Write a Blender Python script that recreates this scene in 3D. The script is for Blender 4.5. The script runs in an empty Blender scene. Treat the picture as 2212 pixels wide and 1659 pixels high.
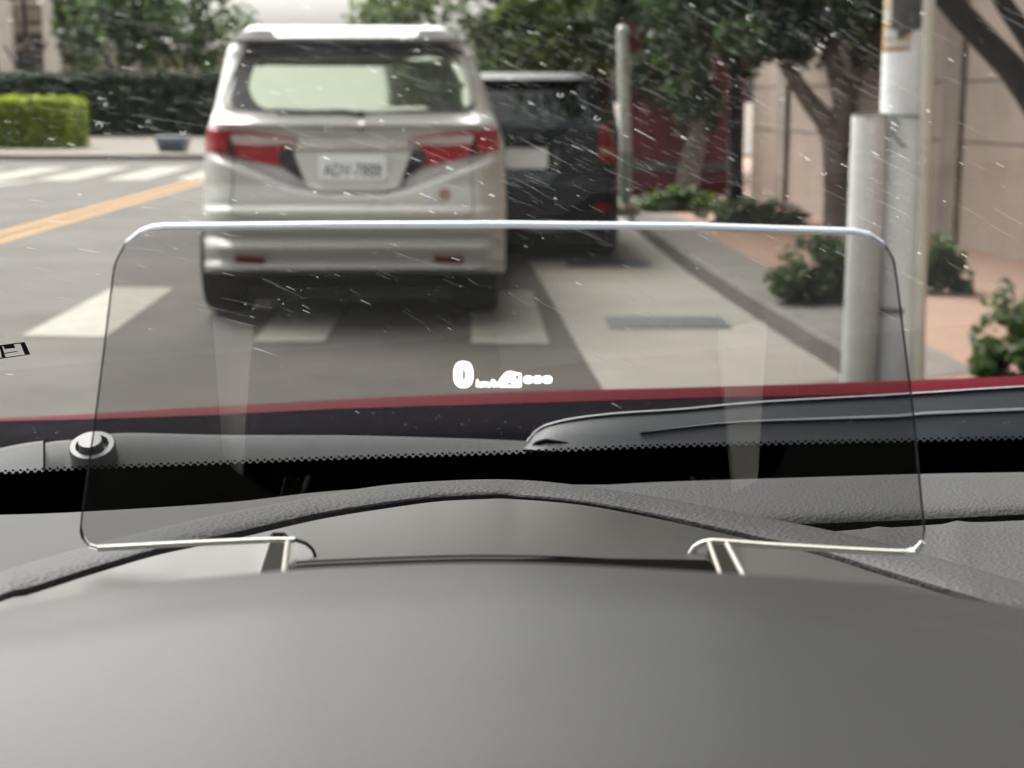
import bpy, bmesh, math, random
import numpy as np
from mathutils import Vector, Matrix, Euler
from math import radians as R, sin, cos, pi, tan

random.seed(7); rng = np.random.default_rng(7)
scn = bpy.context.scene
COL = scn.collection

# ------------------------------------------------------------------ camera, world, sun, exposure
FPX, CX, CY = 3324.0, 1106.0, 829.5          # a 2212 x 1659 working frame, 54 mm equivalent lens
CAM = Vector((0, 0, 1.27))
PITCH, YAW = math.atan((CY - 217) / FPX), math.atan((CX - 1050) / FPX)
cd = bpy.data.cameras.new('camera'); cam = bpy.data.objects.new('camera', cd); COL.objects.link(cam)
cam.location = CAM; cam.rotation_euler = (pi / 2 - PITCH, 0, -YAW)
cd.sensor_width = 36; cd.lens = 36 * FPX / 2212; cd.clip_start = .02; cd.clip_end = 2000
cd.dof.use_dof = True; cd.dof.focus_distance = .60; cd.dof.aperture_fstop = 19; cd.dof.aperture_blades = 0
scn.camera = cam
ROT = Euler(cam.rotation_euler).to_matrix()

SUN_EL, SUN_AZ = 52, -28                      # ahead and to the left, behind cloud
w = bpy.data.worlds.new('World'); scn.world = w; w.use_nodes = True
nt = w.node_tree; nt.nodes.clear()
sky = nt.nodes.new('ShaderNodeTexSky'); sky.sky_type = 'NISHITA'; sky.sun_disc = False
sky.sun_elevation = R(SUN_EL); sky.sun_rotation = R(SUN_AZ); sky.dust_density = 9; sky.air_density = 1.6; sky.ozone_density = .6
hs = nt.nodes.new('ShaderNodeHueSaturation'); hs.inputs['Saturation'].default_value = .12
tint = nt.nodes.new('ShaderNodeMix'); tint.data_type = 'RGBA'; tint.blend_type = 'MULTIPLY'; tint.inputs[0].default_value = 1
tint.inputs[7].default_value = (1, .99, .97, 1)
bg = nt.nodes.new('ShaderNodeBackground'); bg.inputs['Strength'].default_value = .15
out = nt.nodes.new('ShaderNodeOutputWorld')
nt.links.new(sky.outputs[0], hs.inputs['Color']); nt.links.new(hs.outputs[0], tint.inputs[6])
nt.links.new(tint.outputs[2], bg.inputs['Color']); nt.links.new(bg.outputs[0], out.inputs['Surface'])
sd = bpy.data.lights.new('sun', 'SUN'); so = bpy.data.objects.new('sun', sd); COL.objects.link(so)
sd.energy = .5; sd.angle = R(35); sd.color = (1, .965, .92)
_a, _e = R(SUN_AZ), R(SUN_EL)
so.rotation_euler = Vector((sin(_a) * cos(_e), cos(_a) * cos(_e), sin(_e))).to_track_quat('Z', 'Y').to_euler()
so.location = (0, 0, 60)
scn.view_settings.view_transform = 'Standard'; scn.view_settings.look = 'None'
scn.view_settings.exposure = 1.75; scn.view_settings.gamma = 1
scn.render.engine = 'CYCLES'
scn.cycles.use_denoising = True; scn.cycles.max_bounces = 8; scn.cycles.transparent_max_bounces = 24
scn.cycles.glossy_bounces = 4; scn.cycles.diffuse_bounces = 4; scn.cycles.sample_clamp_indirect = 6
scn.cycles.caustics_reflective = False; scn.cycles.caustics_refractive = False

# ------------------------------------------------------------------ helpers
def ray(u, v):
    return ROT @ Vector(((u - CX) / FPX, -(v - CY) / FPX, -1))
def at_y(u, v, y):                            # the point seen there on the upright plane Y = y
    d = ray(u, v); return CAM + d * (y / d.y)
def at_z(u, v, z=0.0):                        # ... on the level z
    d = ray(u, v); return CAM + d * ((z - CAM.z) / d.z)

def interp(pts, x):
    xs, ys = zip(*pts); return float(np.interp(x, xs, ys))
def smooth(pts, n):                           # Catmull-Rom through the points, n samples
    P = [Vector(p) for p in pts]; P = [P[0] * 2 - P[1]] + P + [P[-1] * 2 - P[-2]]
    m = len(P) - 3; o = []
    for i in range(n):
        s = i / (n - 1) * m; k = min(int(s), m - 1); t = s - k
        a, b, c, d = P[k:k + 4]
        o.append(.5 * ((2 * b) + (c - a) * t + (2 * a - 5 * b + 4 * c - d) * t * t + (3 * b - a - 3 * c + d) * t ** 3))
    return o
def curve_at(pts):                            # smooth v(u) of an image curve
    S = smooth([(p[0], p[1], 0) for p in pts], 200); xs = [s[0] for s in S]; ys = [s[1] for s in S]
    return lambda u: float(np.interp(u, xs, ys))
def rounded(poly, r, n=4):
    o = []; L = len(poly)
    for i in range(L):
        p, a, b = Vector(poly[i]), Vector(poly[i - 1]), Vector(poly[(i + 1) % L])
        ra = min(r, (a - p).length * .45); rb = min(r, (b - p).length * .45)
        s, e = p + (a - p).normalized() * ra, p + (b - p).normalized() * rb
        for k in range(n + 1):
            t = k / n; o.append(tuple(s * (1 - t) ** 2 + p * 2 * t * (1 - t) + e * t * t))
    return o

class MB:
    def __init__(self): self.v = []; self.f = []; self.m = []
    def add(self, verts, faces, m=0):
        o = len(self.v); self.v += [tuple(x) for x in verts]
        self.f += [tuple(i + o for i in f) for f in faces]; self.m += [m] * len(faces)
    def box(self, c, s, m=0, rz=0.0):
        c = Vector(c); M = Matrix.Rotation(rz, 3, 'Z')
        vs = [c + M @ Vector((x * s[0] / 2, y * s[1] / 2, z * s[2] / 2)) for x in (-1, 1) for y in (-1, 1) for z in (-1, 1)]
        self.add(vs, [(0, 1, 3, 2), (4, 6, 7, 5), (0, 4, 5, 1), (2, 3, 7, 6), (0, 2, 6, 4), (1, 5, 7, 3)], m)
    def tube(self, pts, radii, n=12, m=0, cap=True):
        P = [Vector(p) for p in pts]
        if not hasattr(radii, '__len__'): radii = [radii] * len(P)
        o = []
        for i, p in enumerate(P):
            t = (P[min(i + 1, len(P) - 1)] - P[max(i - 1, 0)]).normalized()
            a = Vector((1, 0, 0)) if abs(t.x) < .8 else Vector((0, 1, 0))
            x = t.cross(a).normalized(); y = t.cross(x)
            o += [p + (x * cos(2 * pi * k / n) + y * sin(2 * pi * k / n)) * radii[i] for k in range(n)]
        f = [(i * n + k, i * n + (k + 1) % n, (i + 1) * n + (k + 1) % n, (i + 1) * n + k) for i in range(len(P) - 1) for k in range(n)]
        if cap: f += [tuple(range(n - 1, -1, -1)), tuple((len(P) - 1) * n + k for k in range(n))]
        self.add(o, f, m)
    def grid(self, rows, m=0, close=False):   # rows of equal length
        n = len(rows[0]); vs = [p for r in rows for p in r]
        f = [(i * n + k, i * n + k + 1, (i + 1) * n + k + 1, (i + 1) * n + k) for i in range(len(rows) - 1) for k in range(n - 1)]
        if close: f += [(i * n + n - 1, i * n, (i + 1) * n, (i + 1) * n + n - 1) for i in range(len(rows) - 1)]
        self.add(vs, f, m)
    def prism(self, poly, off, m=0, mside=None):   # a flat outline pushed along off
        P = [Vector(p) for p in poly]; n = len(P); off = Vector(off)
        self.add(P + [p + off for p in P], [tuple(range(n)), tuple(range(2 * n - 1, n - 1, -1))], m)
        self.add(P + [p + off for p in P], [(k, n + k, n + (k + 1) % n, (k + 1) % n) for k in range(n)], m if mside is None else mside)
    def build(self, name, mats, parent=None, smooth_=False, bevel=0, sub=0):
        me = bpy.data.meshes.new(name); me.from_pydata(self.v, [], self.f)
        for x in (mats if isinstance(mats, (list, tuple)) else [mats]): me.materials.append(x)
        me.polygons.foreach_set('material_index', self.m)
        bm = bmesh.new(); bm.from_mesh(me); bmesh.ops.recalc_face_normals(bm, faces=bm.faces); bm.to_mesh(me); bm.free()
        if smooth_:
            me.polygons.foreach_set('use_smooth', [True] * len(me.polygons))
            me.set_sharp_from_angle(angle=R(40))
        me.update()
        o = bpy.data.objects.new(name, me); COL.objects.link(o)
        if bevel:
            b = o.modifiers.new('bevel', 'BEVEL'); b.width = bevel; b.segments = 2; b.limit_method = 'ANGLE'
        if parent is not None:
            o.parent = parent; r = parent
            while r.parent is not None: r = r.parent
            if parent is r: o.matrix_parent_inverse = Matrix.Translation(r.location).inverted()
        return o
def tag(o, label, cat, group=None, kind=None):
    if label: o['label'] = label
    if cat: o['category'] = cat
    if group: o['group'] = group
    if kind: o['kind'] = kind
    return o
def thing(name, loc, label, cat, group=None):
    o = bpy.data.objects.new(name, None); COL.objects.link(o); o.location = loc; o.empty_display_size = .1
    return tag(o, label, cat, group)
def struct(name, mb, m, parent=None, **k):
    o = mb.build(name, m, parent, **k)
    if parent is None: o['kind'] = 'structure'
    return o
def flat(mb, pts, z, m=0):
    mb.add([(p[0], p[1], z) for p in pts], [tuple(range(len(pts)))], m)
def patch(mb, poly, pt, off=0.0, rows=10, cols=14, thick=.02, m=0):
    """fills an image outline with a fine mesh laid on the surface pt(u, v), standing off it and with a rim going back into it"""
    vs = [p[1] for p in poly]; v0, v1 = min(vs) + .01, max(vs) - .01; L = len(poly)
    G = []
    for i in range(rows + 1):
        v = v0 + (v1 - v0) * i / rows; xs = []
        for k in range(L):
            (a, b), (c, d) = poly[k], poly[(k + 1) % L]
            if (b - v) * (d - v) <= 0 and b != d: xs.append(a + (c - a) * (v - b) / (d - b))
        G.append([(min(xs) + (max(xs) - min(xs)) * j / cols, v) for j in range(cols + 1)])
    F = [[pt(u, v) + Vector((0, -off, 0)) for u, v in r] for r in G]
    mb.grid(F, m)
    ring = F[0] + [r[-1] for r in F[1:]] + F[-1][::-1][1:] + [r[0] for r in F[::-1]][1:]
    mb.grid([ring, [p + Vector((0, thick, 0)) for p in ring]], m)

# ------------------------------------------------------------------ materials
ALB = .72                                     # all base colours were measured a little too light
def mat(name, c, rough=.6, metal=0, spec=.5, var=0, vscale=4, bump=0, bscale=60, coat=0, c2=None, kind='noise', detail=4, bdist=.002):
    c = tuple(x * ALB for x in c); c2 = tuple(x * ALB for x in c2) if c2 else None
    m = bpy.data.materials.new(name); m.use_nodes = True; t = m.node_tree
    b = t.nodes['Principled BSDF']; b.inputs['Base Color'].default_value = (*c, 1)
    b.inputs['Roughness'].default_value = rough; b.inputs['Metallic'].default_value = metal
    b.inputs['Specular IOR Level'].default_value = spec; b.inputs['Coat Weight'].default_value = coat
    b.inputs['Coat Roughness'].default_value = .04
    if var or bump:
        tc = t.nodes.new('ShaderNodeTexCoord')
    if var:
        n = t.nodes.new('ShaderNodeTexNoise'); n.inputs['Scale'].default_value = vscale; n.inputs['Detail'].default_value = detail
        n.inputs['Roughness'].default_value = .65
        t.links.new(tc.outputs['Object'], n.inputs['Vector'])
        r = t.nodes.new('ShaderNodeValToRGB'); r.color_ramp.elements[0].position = .3; r.color_ramp.elements[1].position = .72
        a = c2 if c2 else tuple(x * (1 - var) for x in c)
        r.color_ramp.elements[0].color = (*a, 1); r.color_ramp.elements[1].color = (*[min(1, x * (1 + (0 if c2 else var))) for x in c], 1)
        t.links.new(n.outputs['Fac'], r.inputs['Fac']); t.links.new(r.outputs['Color'], b.inputs['Base Color'])
    if bump:
        if kind == 'voronoi':
            h = t.nodes.new('ShaderNodeTexVoronoi'); h.inputs['Scale'].default_value = bscale; h.feature = 'SMOOTH_F1'; o_ = h.outputs['Distance']
        else:
            h = t.nodes.new('ShaderNodeTexNoise'); h.inputs['Scale'].default_value = bscale; h.inputs['Detail'].default_value = 5; o_ = h.outputs['Fac']
        t.links.new(tc.outputs['Object'], h.inputs['Vector'])
        bp = t.nodes.new('ShaderNodeBump'); bp.inputs['Strength'].default_value = bump; bp.inputs['Distance'].default_value = bdist
        t.links.new(o_, bp.inputs['Height']); t.links.new(bp.outputs['Normal'], b.inputs['Normal'])
    return m
def clear(name, color, r0=.02, rough=0.0):
    """a thin clear sheet: what lies behind shows through, tinted, and a share (Schlick, both sides alike) mirrors the surroundings"""
    m = bpy.data.materials.new(name); m.use_nodes = True; t = m.node_tree; t.nodes.clear()
    o = t.nodes.new('ShaderNodeOutputMaterial'); mx = t.nodes.new('ShaderNodeMixShader')
    tr = t.nodes.new('ShaderNodeBsdfTransparent'); gl = t.nodes.new('ShaderNodeBsdfGlossy'); lw = t.nodes.new('ShaderNodeLayerWeight')
    lw.inputs['Blend'].default_value = .5
    pw = t.nodes.new('ShaderNodeMath'); pw.operation = 'POWER'; pw.inputs[1].default_value = 5
    mu = t.nodes.new('ShaderNodeMath'); mu.operation = 'MULTIPLY_ADD'; mu.inputs[1].default_value = 1 - r0; mu.inputs[2].default_value = r0
    tr.inputs['Color'].default_value = (*color, 1); gl.inputs['Roughness'].default_value = rough
    t.links.new(lw.outputs['Facing'], pw.inputs[0]); t.links.new(pw.outputs[0], mu.inputs[0]); t.links.new(mu.outputs[0], mx.inputs[0])
    t.links.new(tr.outputs[0], mx.inputs[1]); t.links.new(gl.outputs[0], mx.inputs[2]); t.links.new(mx.outputs[0], o.inputs['Surface'])
    return m
def emit(name, c, s):
    m = bpy.data.materials.new(name); m.use_nodes = True; t = m.node_tree; t.nodes.clear()
    o = t.nodes.new('ShaderNodeOutputMaterial'); e = t.nodes.new('ShaderNodeEmission')
    e.inputs['Color'].default_value = (*c, 1); e.inputs['Strength'].default_value = s; t.links.new(e.outputs[0], o.inputs['Surface'])
    return m
def leafy(name, c, tr=.35):
    m = bpy.data.materials.new(name); m.use_nodes = True; t = m.node_tree; t.nodes.clear()
    o = t.nodes.new('ShaderNodeOutputMaterial'); d = t.nodes.new('ShaderNodeBsdfDiffuse'); x = t.nodes.new('ShaderNodeBsdfTranslucent')
    g = t.nodes.new('ShaderNodeBsdfGlossy'); g.inputs['Roughness'].default_value = .45
    a = t.nodes.new('ShaderNodeMixShader'); a.inputs[0].default_value = tr; b = t.nodes.new('ShaderNodeMixShader'); b.inputs[0].default_value = .05
    tc = t.nodes.new('ShaderNodeTexCoord'); n = t.nodes.new('ShaderNodeTexNoise'); n.inputs['Scale'].default_value = 1.3; n.inputs['Detail'].default_value = 6
    r = t.nodes.new('ShaderNodeValToRGB'); r.color_ramp.elements[0].position = .35; r.color_ramp.elements[1].position = .7
    r.color_ramp.elements[0].color = (c[0] * .6, c[1] * .65, c[2] * .7, 1); r.color_ramp.elements[1].color = (c[0] * 1.35, c[1] * 1.25, c[2] * .95, 1)
    t.links.new(tc.outputs['Object'], n.inputs['Vector']); t.links.new(n.outputs['Fac'], r.inputs['Fac'])
    for s in (d, x): t.links.new(r.outputs['Color'], s.inputs['Color'])
    t.links.new(d.outputs[0], a.inputs[1]); t.links.new(x.outputs[0], a.inputs[2]); t.links.new(a.outputs[0], b.inputs[1]); t.links.new(g.outputs[0], b.inputs[2])
    t.links.new(b.outputs[0], o.inputs['Surface'])
    return m

M = {}
M['earth'] = mat('earth', (.16, .13, .10), .95, var=.3, vscale=.6)
M['asphalt'] = mat('asphalt', (.108, .100, .091), .9, spec=.12, var=.24, vscale=.9, bump=.5, bscale=90, detail=9)
M['concrete'] = mat('concrete', (.33, .31, .275), .9, spec=.2, var=.14, vscale=1.1, bump=.3, bscale=40, detail=8)
M['kerb'] = mat('kerb_stone', (.17, .155, .14), .9, var=.22, vscale=3, bump=.3, bscale=40)
M['far_paving'] = mat('far_paving', (.19, .172, .148), .9, spec=.1, var=.15, vscale=.8)
M['paint'] = mat('road_paint', (.37, .355, .31), .85, spec=.1, var=.18, vscale=6, detail=12, c2=(.24, .23, .20))
M['yellow'] = mat('yellow_paint', (.42, .25, .10), .85, spec=.1, var=.15, vscale=5)
M['stucco'] = mat('stucco', (.40, .325, .27), .95, var=.24, vscale=.9, bump=.3, bscale=25, detail=8)
M['stucco_joint'] = mat('stucco_joint', (.12, .10, .085), .95)
M['stucco_pier'] = mat('stucco_pier', (.27, .225, .19), .95, var=.2, vscale=2)
M['red_wall'] = mat('red_panel', (.15, .025, .034), .7, var=.2, vscale=2)
M['grey_rail'] = mat('grey_rail', (.13, .12, .12), .7)
M['bark'] = mat('bark', (.045, .037, .032), .95, var=.35, vscale=8, bump=.8, bscale=18, bdist=.02)
M['bark_light'] = mat('bark_light', (.20, .165, .145), .95, var=.35, vscale=8, bump=.8, bscale=18, bdist=.02)
M['bark_black'] = mat('bark_black', (.032, .029, .027), .95, var=.35, vscale=8, bump=.8, bscale=18, bdist=.02)
M['leaf_dark'] = leafy('leaf_dark', (.032, .055, .030), .35)
M['leaf_mid'] = leafy('leaf_mid', (.08, .14, .045), .5)
M['leaf_light'] = leafy('leaf_light', (.11, .16, .045), .45)
M['leaf_hedge'] = leafy('leaf_hedge', (.30, .36, .02))
M['leaf_hedge2'] = leafy('leaf_hedge2', (.17, .25, .02))
M['leaf_bush'] = leafy('leaf_bush', (.055, .11, .03), .4)
M['leaf_olive'] = leafy('leaf_olive', (.075, .09, .042), .35)
M['hedge_core'] = mat('hedge_core', (.022, .032, .014), 1)
M['hedge_lime_core'] = mat('hedge_lime_core', (.10, .14, .012), 1)
M['tan'] = mat('tan_plaster', (.5, .42, .34), .9, var=.15, vscale=.7)
M['brown'] = mat('brown_wall', (.22, .185, .17), .9, var=.3, vscale=.7)
M['column'] = mat('pale_column', (.85, .76, .68), .9, var=.1, vscale=2)
M['blue_glass'] = mat('blue_glass', (.07, .095, .11), .2)
M['box_blue'] = mat('blue_grey_box', (.20, .235, .28), .5, var=.1, vscale=8)
M['box_dark'] = mat('box_recess', (.055, .07, .09), .6)
M['grate'] = mat('drain_iron', (.075, .085, .09), .6, var=.2, vscale=20)
# vehicles
M['silver'] = mat('silver_paint', (.56, .55, .51), .36, metal=.15, coat=.2)
M['black_plastic'] = mat('black_plastic', (.012, .013, .016), .5)
M['tyre'] = mat('tyre_rubber', (.012, .012, .013), .8)
M['wheel'] = mat('wheel_alloy', (.25, .25, .26), .35, metal=.8)
M['lamp_red'] = mat('red_lens', (.36, .010, .020), .3, spec=.3, coat=.15)
M['lamp_dim'] = mat('dim_red_lens', (.20, .008, .014), .3, spec=.3)
M['lamp_dark'] = mat('dark_red_lens', (.07, .005, .01), .2, spec=.3, coat=.2)
M['lamp_clear'] = mat('clear_lens', (.52, .44, .42), .15, coat=.6)
M['chrome'] = mat('chrome', (.72, .71, .68), .16, metal=1)
M['spoiler_grey'] = mat('spoiler_grey', (.17, .16, .16), .8, spec=.03)
M['bright_trim'] = mat('bright_trim', (.72, .71, .68), .25, metal=.4)
M['plate'] = mat('plate_white', (1.0, 1.02, 1.0), .5)
M['plate_ink'] = mat('plate_ink', (.10, .12, .12), .6)
M['sticker_orange'] = mat('orange_sticker', (.36, .19, .12), .6)
M['sticker_white'] = mat('white_sticker', (.62, .64, .66), .6)
M['grey_paint'] = mat('dark_grey_paint', (.014, .0175, .023), .5, metal=.0, spec=.25)
M['grey_trim'] = mat('grey_trim', (.055, .068, .085), .5)
M['glass_dark'] = mat('tinted_glass', (.006, .008, .010), .04, spec=.6)
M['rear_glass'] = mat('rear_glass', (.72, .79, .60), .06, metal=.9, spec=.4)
M['window_border'] = mat('window_border', (.085, .08, .08), .35)
# street furniture
M['pole'] = mat('pole_grey', (.82, .85, .85), .6, var=.12, vscale=5, bump=.1, bscale=30)
M['guard'] = mat('guard_grey', (.80, .82, .80), .45, var=.1, vscale=8, metal=.2)
M['conduit'] = mat('conduit_cream', (.66, .65, .54), .5, var=.08, vscale=10)
M['strap'] = mat('strap_grey', (.18, .185, .185), .5, metal=.4)
M['hazard_y'] = mat('hazard_yellow', (.42, .22, .03), .5, var=.25, vscale=14)
M['hazard_k'] = mat('hazard_black', (.06, .06, .065), .5, var=.3, vscale=14)
M['hazard_w'] = mat('torn_white', (.55, .53, .47), .6)
M['post_white'] = mat('post_white', (.62, .64, .57), .5, var=.12, vscale=6)
M['post_green'] = mat('post_green', (.30, .40, .33), .5, var=.15, vscale=6)
M['post_base'] = mat('post_concrete', (.30, .255, .21), .9, var=.15, vscale=6)
# own car
M['dash_soft'] = mat('dash_soft', (.0262, .0262, .0262), .44, spec=.145, bump=.35, var=.16, vscale=16, bscale=1300, bdist=.0004)
M['dash_cover'] = mat('cover_plastic', (.042, .0405, .037), .36, spec=.30, bump=.06, bscale=1600, bdist=.0003)
M['leather'] = mat('grained_leather', (.060, .060, .061), .6, spec=.10, bump=.5, bscale=640, kind='voronoi', bdist=.0010)
M['leather_fine'] = mat('fine_leather', (.064, .064, .065), .6, spec=.10, bump=.6, bscale=700, kind='voronoi', bdist=.0007)
M['pad'] = mat('pad_plastic', (.058, .058, .058), .65, spec=.08, bump=.15, bscale=900, bdist=.0004)
M['void'] = mat('dark_gap', (.004, .004, .005), .9, spec=.1)
M['frit'] = mat('ceramic_black', (.003, .0035, .004), .6, spec=.0)
M['cowl'] = mat('cowl_black', (.011, .0095, .013), .85, spec=.01, var=.3, vscale=60)
M['wiper'] = mat('wiper_grey', (.062, .065, .068), .6, spec=.15, var=.08, vscale=60)
M['wiper_dark'] = mat('wiper_dark', (.060, .068, .078), .5, spec=.4)
M['wiper_highlight'] = mat('wiper_highlight', (.36, .38, .40), .4)  # wiper highlights put into a paler base colour
M['nut'] = mat('nut_cap', (.16, .163, .167), .5)
M['car_red'] = mat('red_paint', (.10, .006, .013), .6, spec=.02)
M['screen'] = clear('windscreen_glass', (.97, .98, .97), .008)
M['combiner'] = clear('smoked_acrylic', (.64, .64, .635), .030)
M['edge_lit'] = mat('acrylic_edge_lit', (1.25, 1.23, 1.15), .5)  # glow of light in the lower edge put into its colour
M['edge_lit_blue'] = mat('acrylic_edge_lit_top', (.66, .72, .80), .5)  # light scattered in the top edge put into its colour
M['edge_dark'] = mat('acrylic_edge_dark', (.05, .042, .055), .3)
M['arm_dark'] = mat('arm_dark', (.035, .033, .028), .7, spec=.02)
M['arm_edge'] = mat('arm_edge', (.34, .32, .28), .4)
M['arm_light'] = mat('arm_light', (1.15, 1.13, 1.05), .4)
M['hud'] = emit('display_light', (1, 1, .86), 1.2)
M['hud_green'] = emit('display_glow', (.30, .42, .18), .25)
M['ink'] = mat('sticker_ink', (.05, .035, .042), .8, spec=.05)
M['lining'] = mat('cabin_lining', (.20, .19, .175), .95)
M['door_trim'] = mat('door_trim', (.03, .03, .032), .8)

def brick_material():
    m = mat('red_brick_paving', (.30, .17, .12), .95, bump=.2, bscale=40); t = m.node_tree
    tc = t.nodes.new('ShaderNodeTexCoord'); b = t.nodes.new('ShaderNodeTexBrick'); b.inputs['Scale'].default_value = 5
    b.inputs['Color1'].default_value = (.27, .165, .12, 1); b.inputs['Color2'].default_value = (.23, .142, .105, 1)
    b.inputs['Mortar'].default_value = (.21, .155, .12, 1); b.inputs['Mortar Size'].default_value = .015
    t.links.new(tc.outputs['Object'], b.inputs['Vector']); t.links.new(b.outputs['Color'], t.nodes['Principled BSDF'].inputs['Base Color'])
    return m
M['brick'] = brick_material()

# ------------------------------------------------------------------ the setting
b = MB(); flat(b, [(-600, -600), (600, -600), (600, 900), (-600, 900)], -.05); struct('ground', b, M['earth'])
KERB = [(1.2, -12), (1.2, 6.2), (1.70, 6.5), (1.68, 7.3), (1.60, 9.2), (1.53, 11.5), (1.50, 14), (1.50, 18), (1.52, 32)]
b = MB(); flat(b, [(-70, -12), (KERB[0][0], -12), *KERB[1:], (1.6, 34), (-70, 34)], -.012)
road = struct('road', b, M['asphalt'])
# zebra crossing between the two cars, and the far one beyond the junction: painted bars
def paint(name, quad, z, m):
    c = MB(); flat(c, [at_z(u, v, z) if abs(v) > 60 else (u, v) for u, v in quad], z, 0); return c.build(name, m, road)
paint('crosswalk_bar', [(46, 725), (230, 727), (376, 622), (246, 620)], -.006, M['paint'])
# the two bars under the van run on beneath it, as long as the first
for (ua, ub, v) in ((544, 700, 738), (1018, 1186, 742)):
    a, c = at_z(ua, v, -.006), at_z(ub, v, -.006)
    k = MB(); flat(k, [(a.x, a.y), (c.x, c.y), (c.x - .02, c.y + 2.3), (a.x - .02, a.y + 2.3)], -.006); k.build('crosswalk_bar', M['paint'], road)
for i in range(-8, 6):
    x0 = at_z(100, 383, 0).x + i * 1.14; y0 = 25.3 + (i * .14)
    k = MB(); flat(k, [(x0, y0), (x0 + .68, y0 + .06), (x0 + .50, y0 + 5.0), (x0 - .14, y0 + 4.9)], -.006); k.build('crosswalk_bar', M['paint'], road)
for dx in (0, .26):
    k = MB(); flat(k, [(-4.80 + dx, -10), (-4.68 + dx, -10), (-4.68 + dx, 25.4), (-4.80 + dx, 25.4)], -.006); k.build('centre_line', M['yellow'], road)
k = MB(); flat(k, [at_z(-60, 407), at_z(-60, 400), at_z(70, 389), at_z(72, 392)], -.006); k.build('edge_line', M['paint'], road)
# pale concrete strip on which the dark car stands
b = MB(); cl = [at_z(1310, 850), at_z(1245, 742), at_z(1160, 590)]
flat(b, [(.66, -12), *[(p.x, p.y) for p in cl], (.27, 14), (.2, 21), *[(x - .004, y) for x, y in KERB[::-1] if y < 21]], -.006)
struct('parking_strip', b, M['concrete'])
# kerb and red brick pavement
b = MB(); rows = []
for dx, z in ((0, -.03), (0, .10), (.03, .12), (.42, .122)): rows.append([Vector((x + dx, y, z)) for x, y in KERB])
b.grid(rows); struct('kerb', b, M['kerb'])
b = MB(); flat(b, [(1.66, -12), (1.66, 7), (2.02, 7.7), (1.9, 10.5), (1.86, 12), (1.9, 18), (1.92, 32), (9, 32), (9, -12)], .118)
struct('pavement', b, M['brick'])
b = MB(); b.box((-40, 46, -.02), (120, 24, .24)); struct('far_pavement', b, M['far_paving'])

# ------------------------------------------------------------------ foliage
def leaves(mb, c, r, n, size, nm=1, flat_=1.0, rs=None, shell=.55):
    """n small leaf faces spread through an ellipsoid made of clumps"""
    rs = rs or random
    c = Vector(c)
    for _ in range(n):
        while True:
            d = Vector((rs.uniform(-1, 1), rs.uniform(-1, 1), rs.uniform(-1, 1)))
            if .02 < d.length < 1: break
        d = d.normalized() * (d.length ** shell)
        p = c + Vector((d.x * r[0], d.y * r[1], d.z * r[2]))
        a = Vector((rs.gauss(0, 1), rs.gauss(0, 1), rs.gauss(0, .6))).normalized()
        q = a.cross(Vector((rs.gauss(0, 1), rs.gauss(0, 1), rs.gauss(0, 1)))).normalized()
        s = size * rs.uniform(.6, 1.4); w_ = s * .5
        mb.add([p - a * s, p + q * w_ - a * .1 * s, p + a * s, p - q * w_ - a * .1 * s], [(0, 1, 2, 3)], rs.randrange(nm))
def crown(mb, c, r, clumps, n, size, nm=3, rs=None, cr=(.25, .45)):
    rs = rs or random
    for _ in range(clumps):
        while True:
            d = Vector((rs.uniform(-1, 1), rs.uniform(-1, 1), rs.uniform(-1, 1)))
            if d.length < 1: break
        k = rs.uniform(*cr); p = Vector(c) + Vector((d.x * r[0], d.y * r[1], d.z * r[2]))
        sub = MB(); leaves(sub, p, (r[0] * k, r[1] * k, r[2] * k), n, size, 1, rs=rs)
        mb.add(sub.v, sub.f, rs.randrange(nm))
def tree(name, base, label, trunk, crowns, mats, bark, group=None, cat='tree'):
    """trunk: list of (points, radii); crowns: list of (centre, radii, clumps, leaves per clump, leaf size)"""
    t = thing(name, base, label, cat, group)
    m = MB()
    for pts, rad in trunk: m.tube(smooth(pts, 14), np.interp(np.linspace(0, 1, 14), np.linspace(0, 1, len(rad)), rad), 10)
    m.build('trunk', bark, t, True)
    m = MB()
    for c in crowns: crown(m, *c)
    m.build('crown', mats, t)
    return t
LD, LM, LL, LO = M['leaf_dark'], M['leaf_mid'], M['leaf_light'], M['leaf_olive']

# left: trees beyond the far pavement
def far_tree(u, y, v_top, width, label, mats, name='street_tree', tr=.16, bark='bark_black', lean=0, zc=None):
    p = at_y(u, 165, y); base = (p.x, y, -.02)
    zt = 3.6 if zc is None else zc
    return tree(name, base, label, [([(p.x, y, -.02), (p.x + lean * .3, y, 1.4), (p.x + lean, y, zt)], [tr, tr * .8, tr * .5]),
                                     ([(p.x + lean * .5, y, 2.0), (p.x + .8, y + .2, 3.6)], [tr * .5, tr * .3]), ([(p.x + lean * .5, y, 1.8), (p.x - .8, y - .2, 3.4)], [tr * .5, tr * .3])],
                [((p.x, y, zt + .9), (width, 1.6, 1.9), 34, 60, .16)], mats, M[bark], 'trees beyond the junction')
far_tree(262, 55.5, 0, 1.9, 'leafy tree with a black trunk, left one of two dark trunks above the hedge', [LM, LD, LM], zc=3.4)
far_tree(402, 55.2, 0, 2.1, 'leafy tree with a thin black trunk nearest the left side of the silver van', [LM, LD, LM], zc=3.3, tr=.13)
far_tree(178, 60, 0, .75, 'yellow green tree between the white column and the black trunks', [LO, LL, LM], name='pale_tree', zc=3.2, tr=.1)
far_tree(60, 62, 0, 2.2, 'thin tree with a brown trunk in front of the pale building', [LO, LO, LM], name='thin_tree', zc=6.6, tr=.14, bark='bark')
far_tree(850, 72, 0, 2.0, 'sparse tree against the sky above the roof of the silver van', [LO, LM, LL], name='sparse_tree', zc=3.4, tr=.12, bark='bark')
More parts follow.
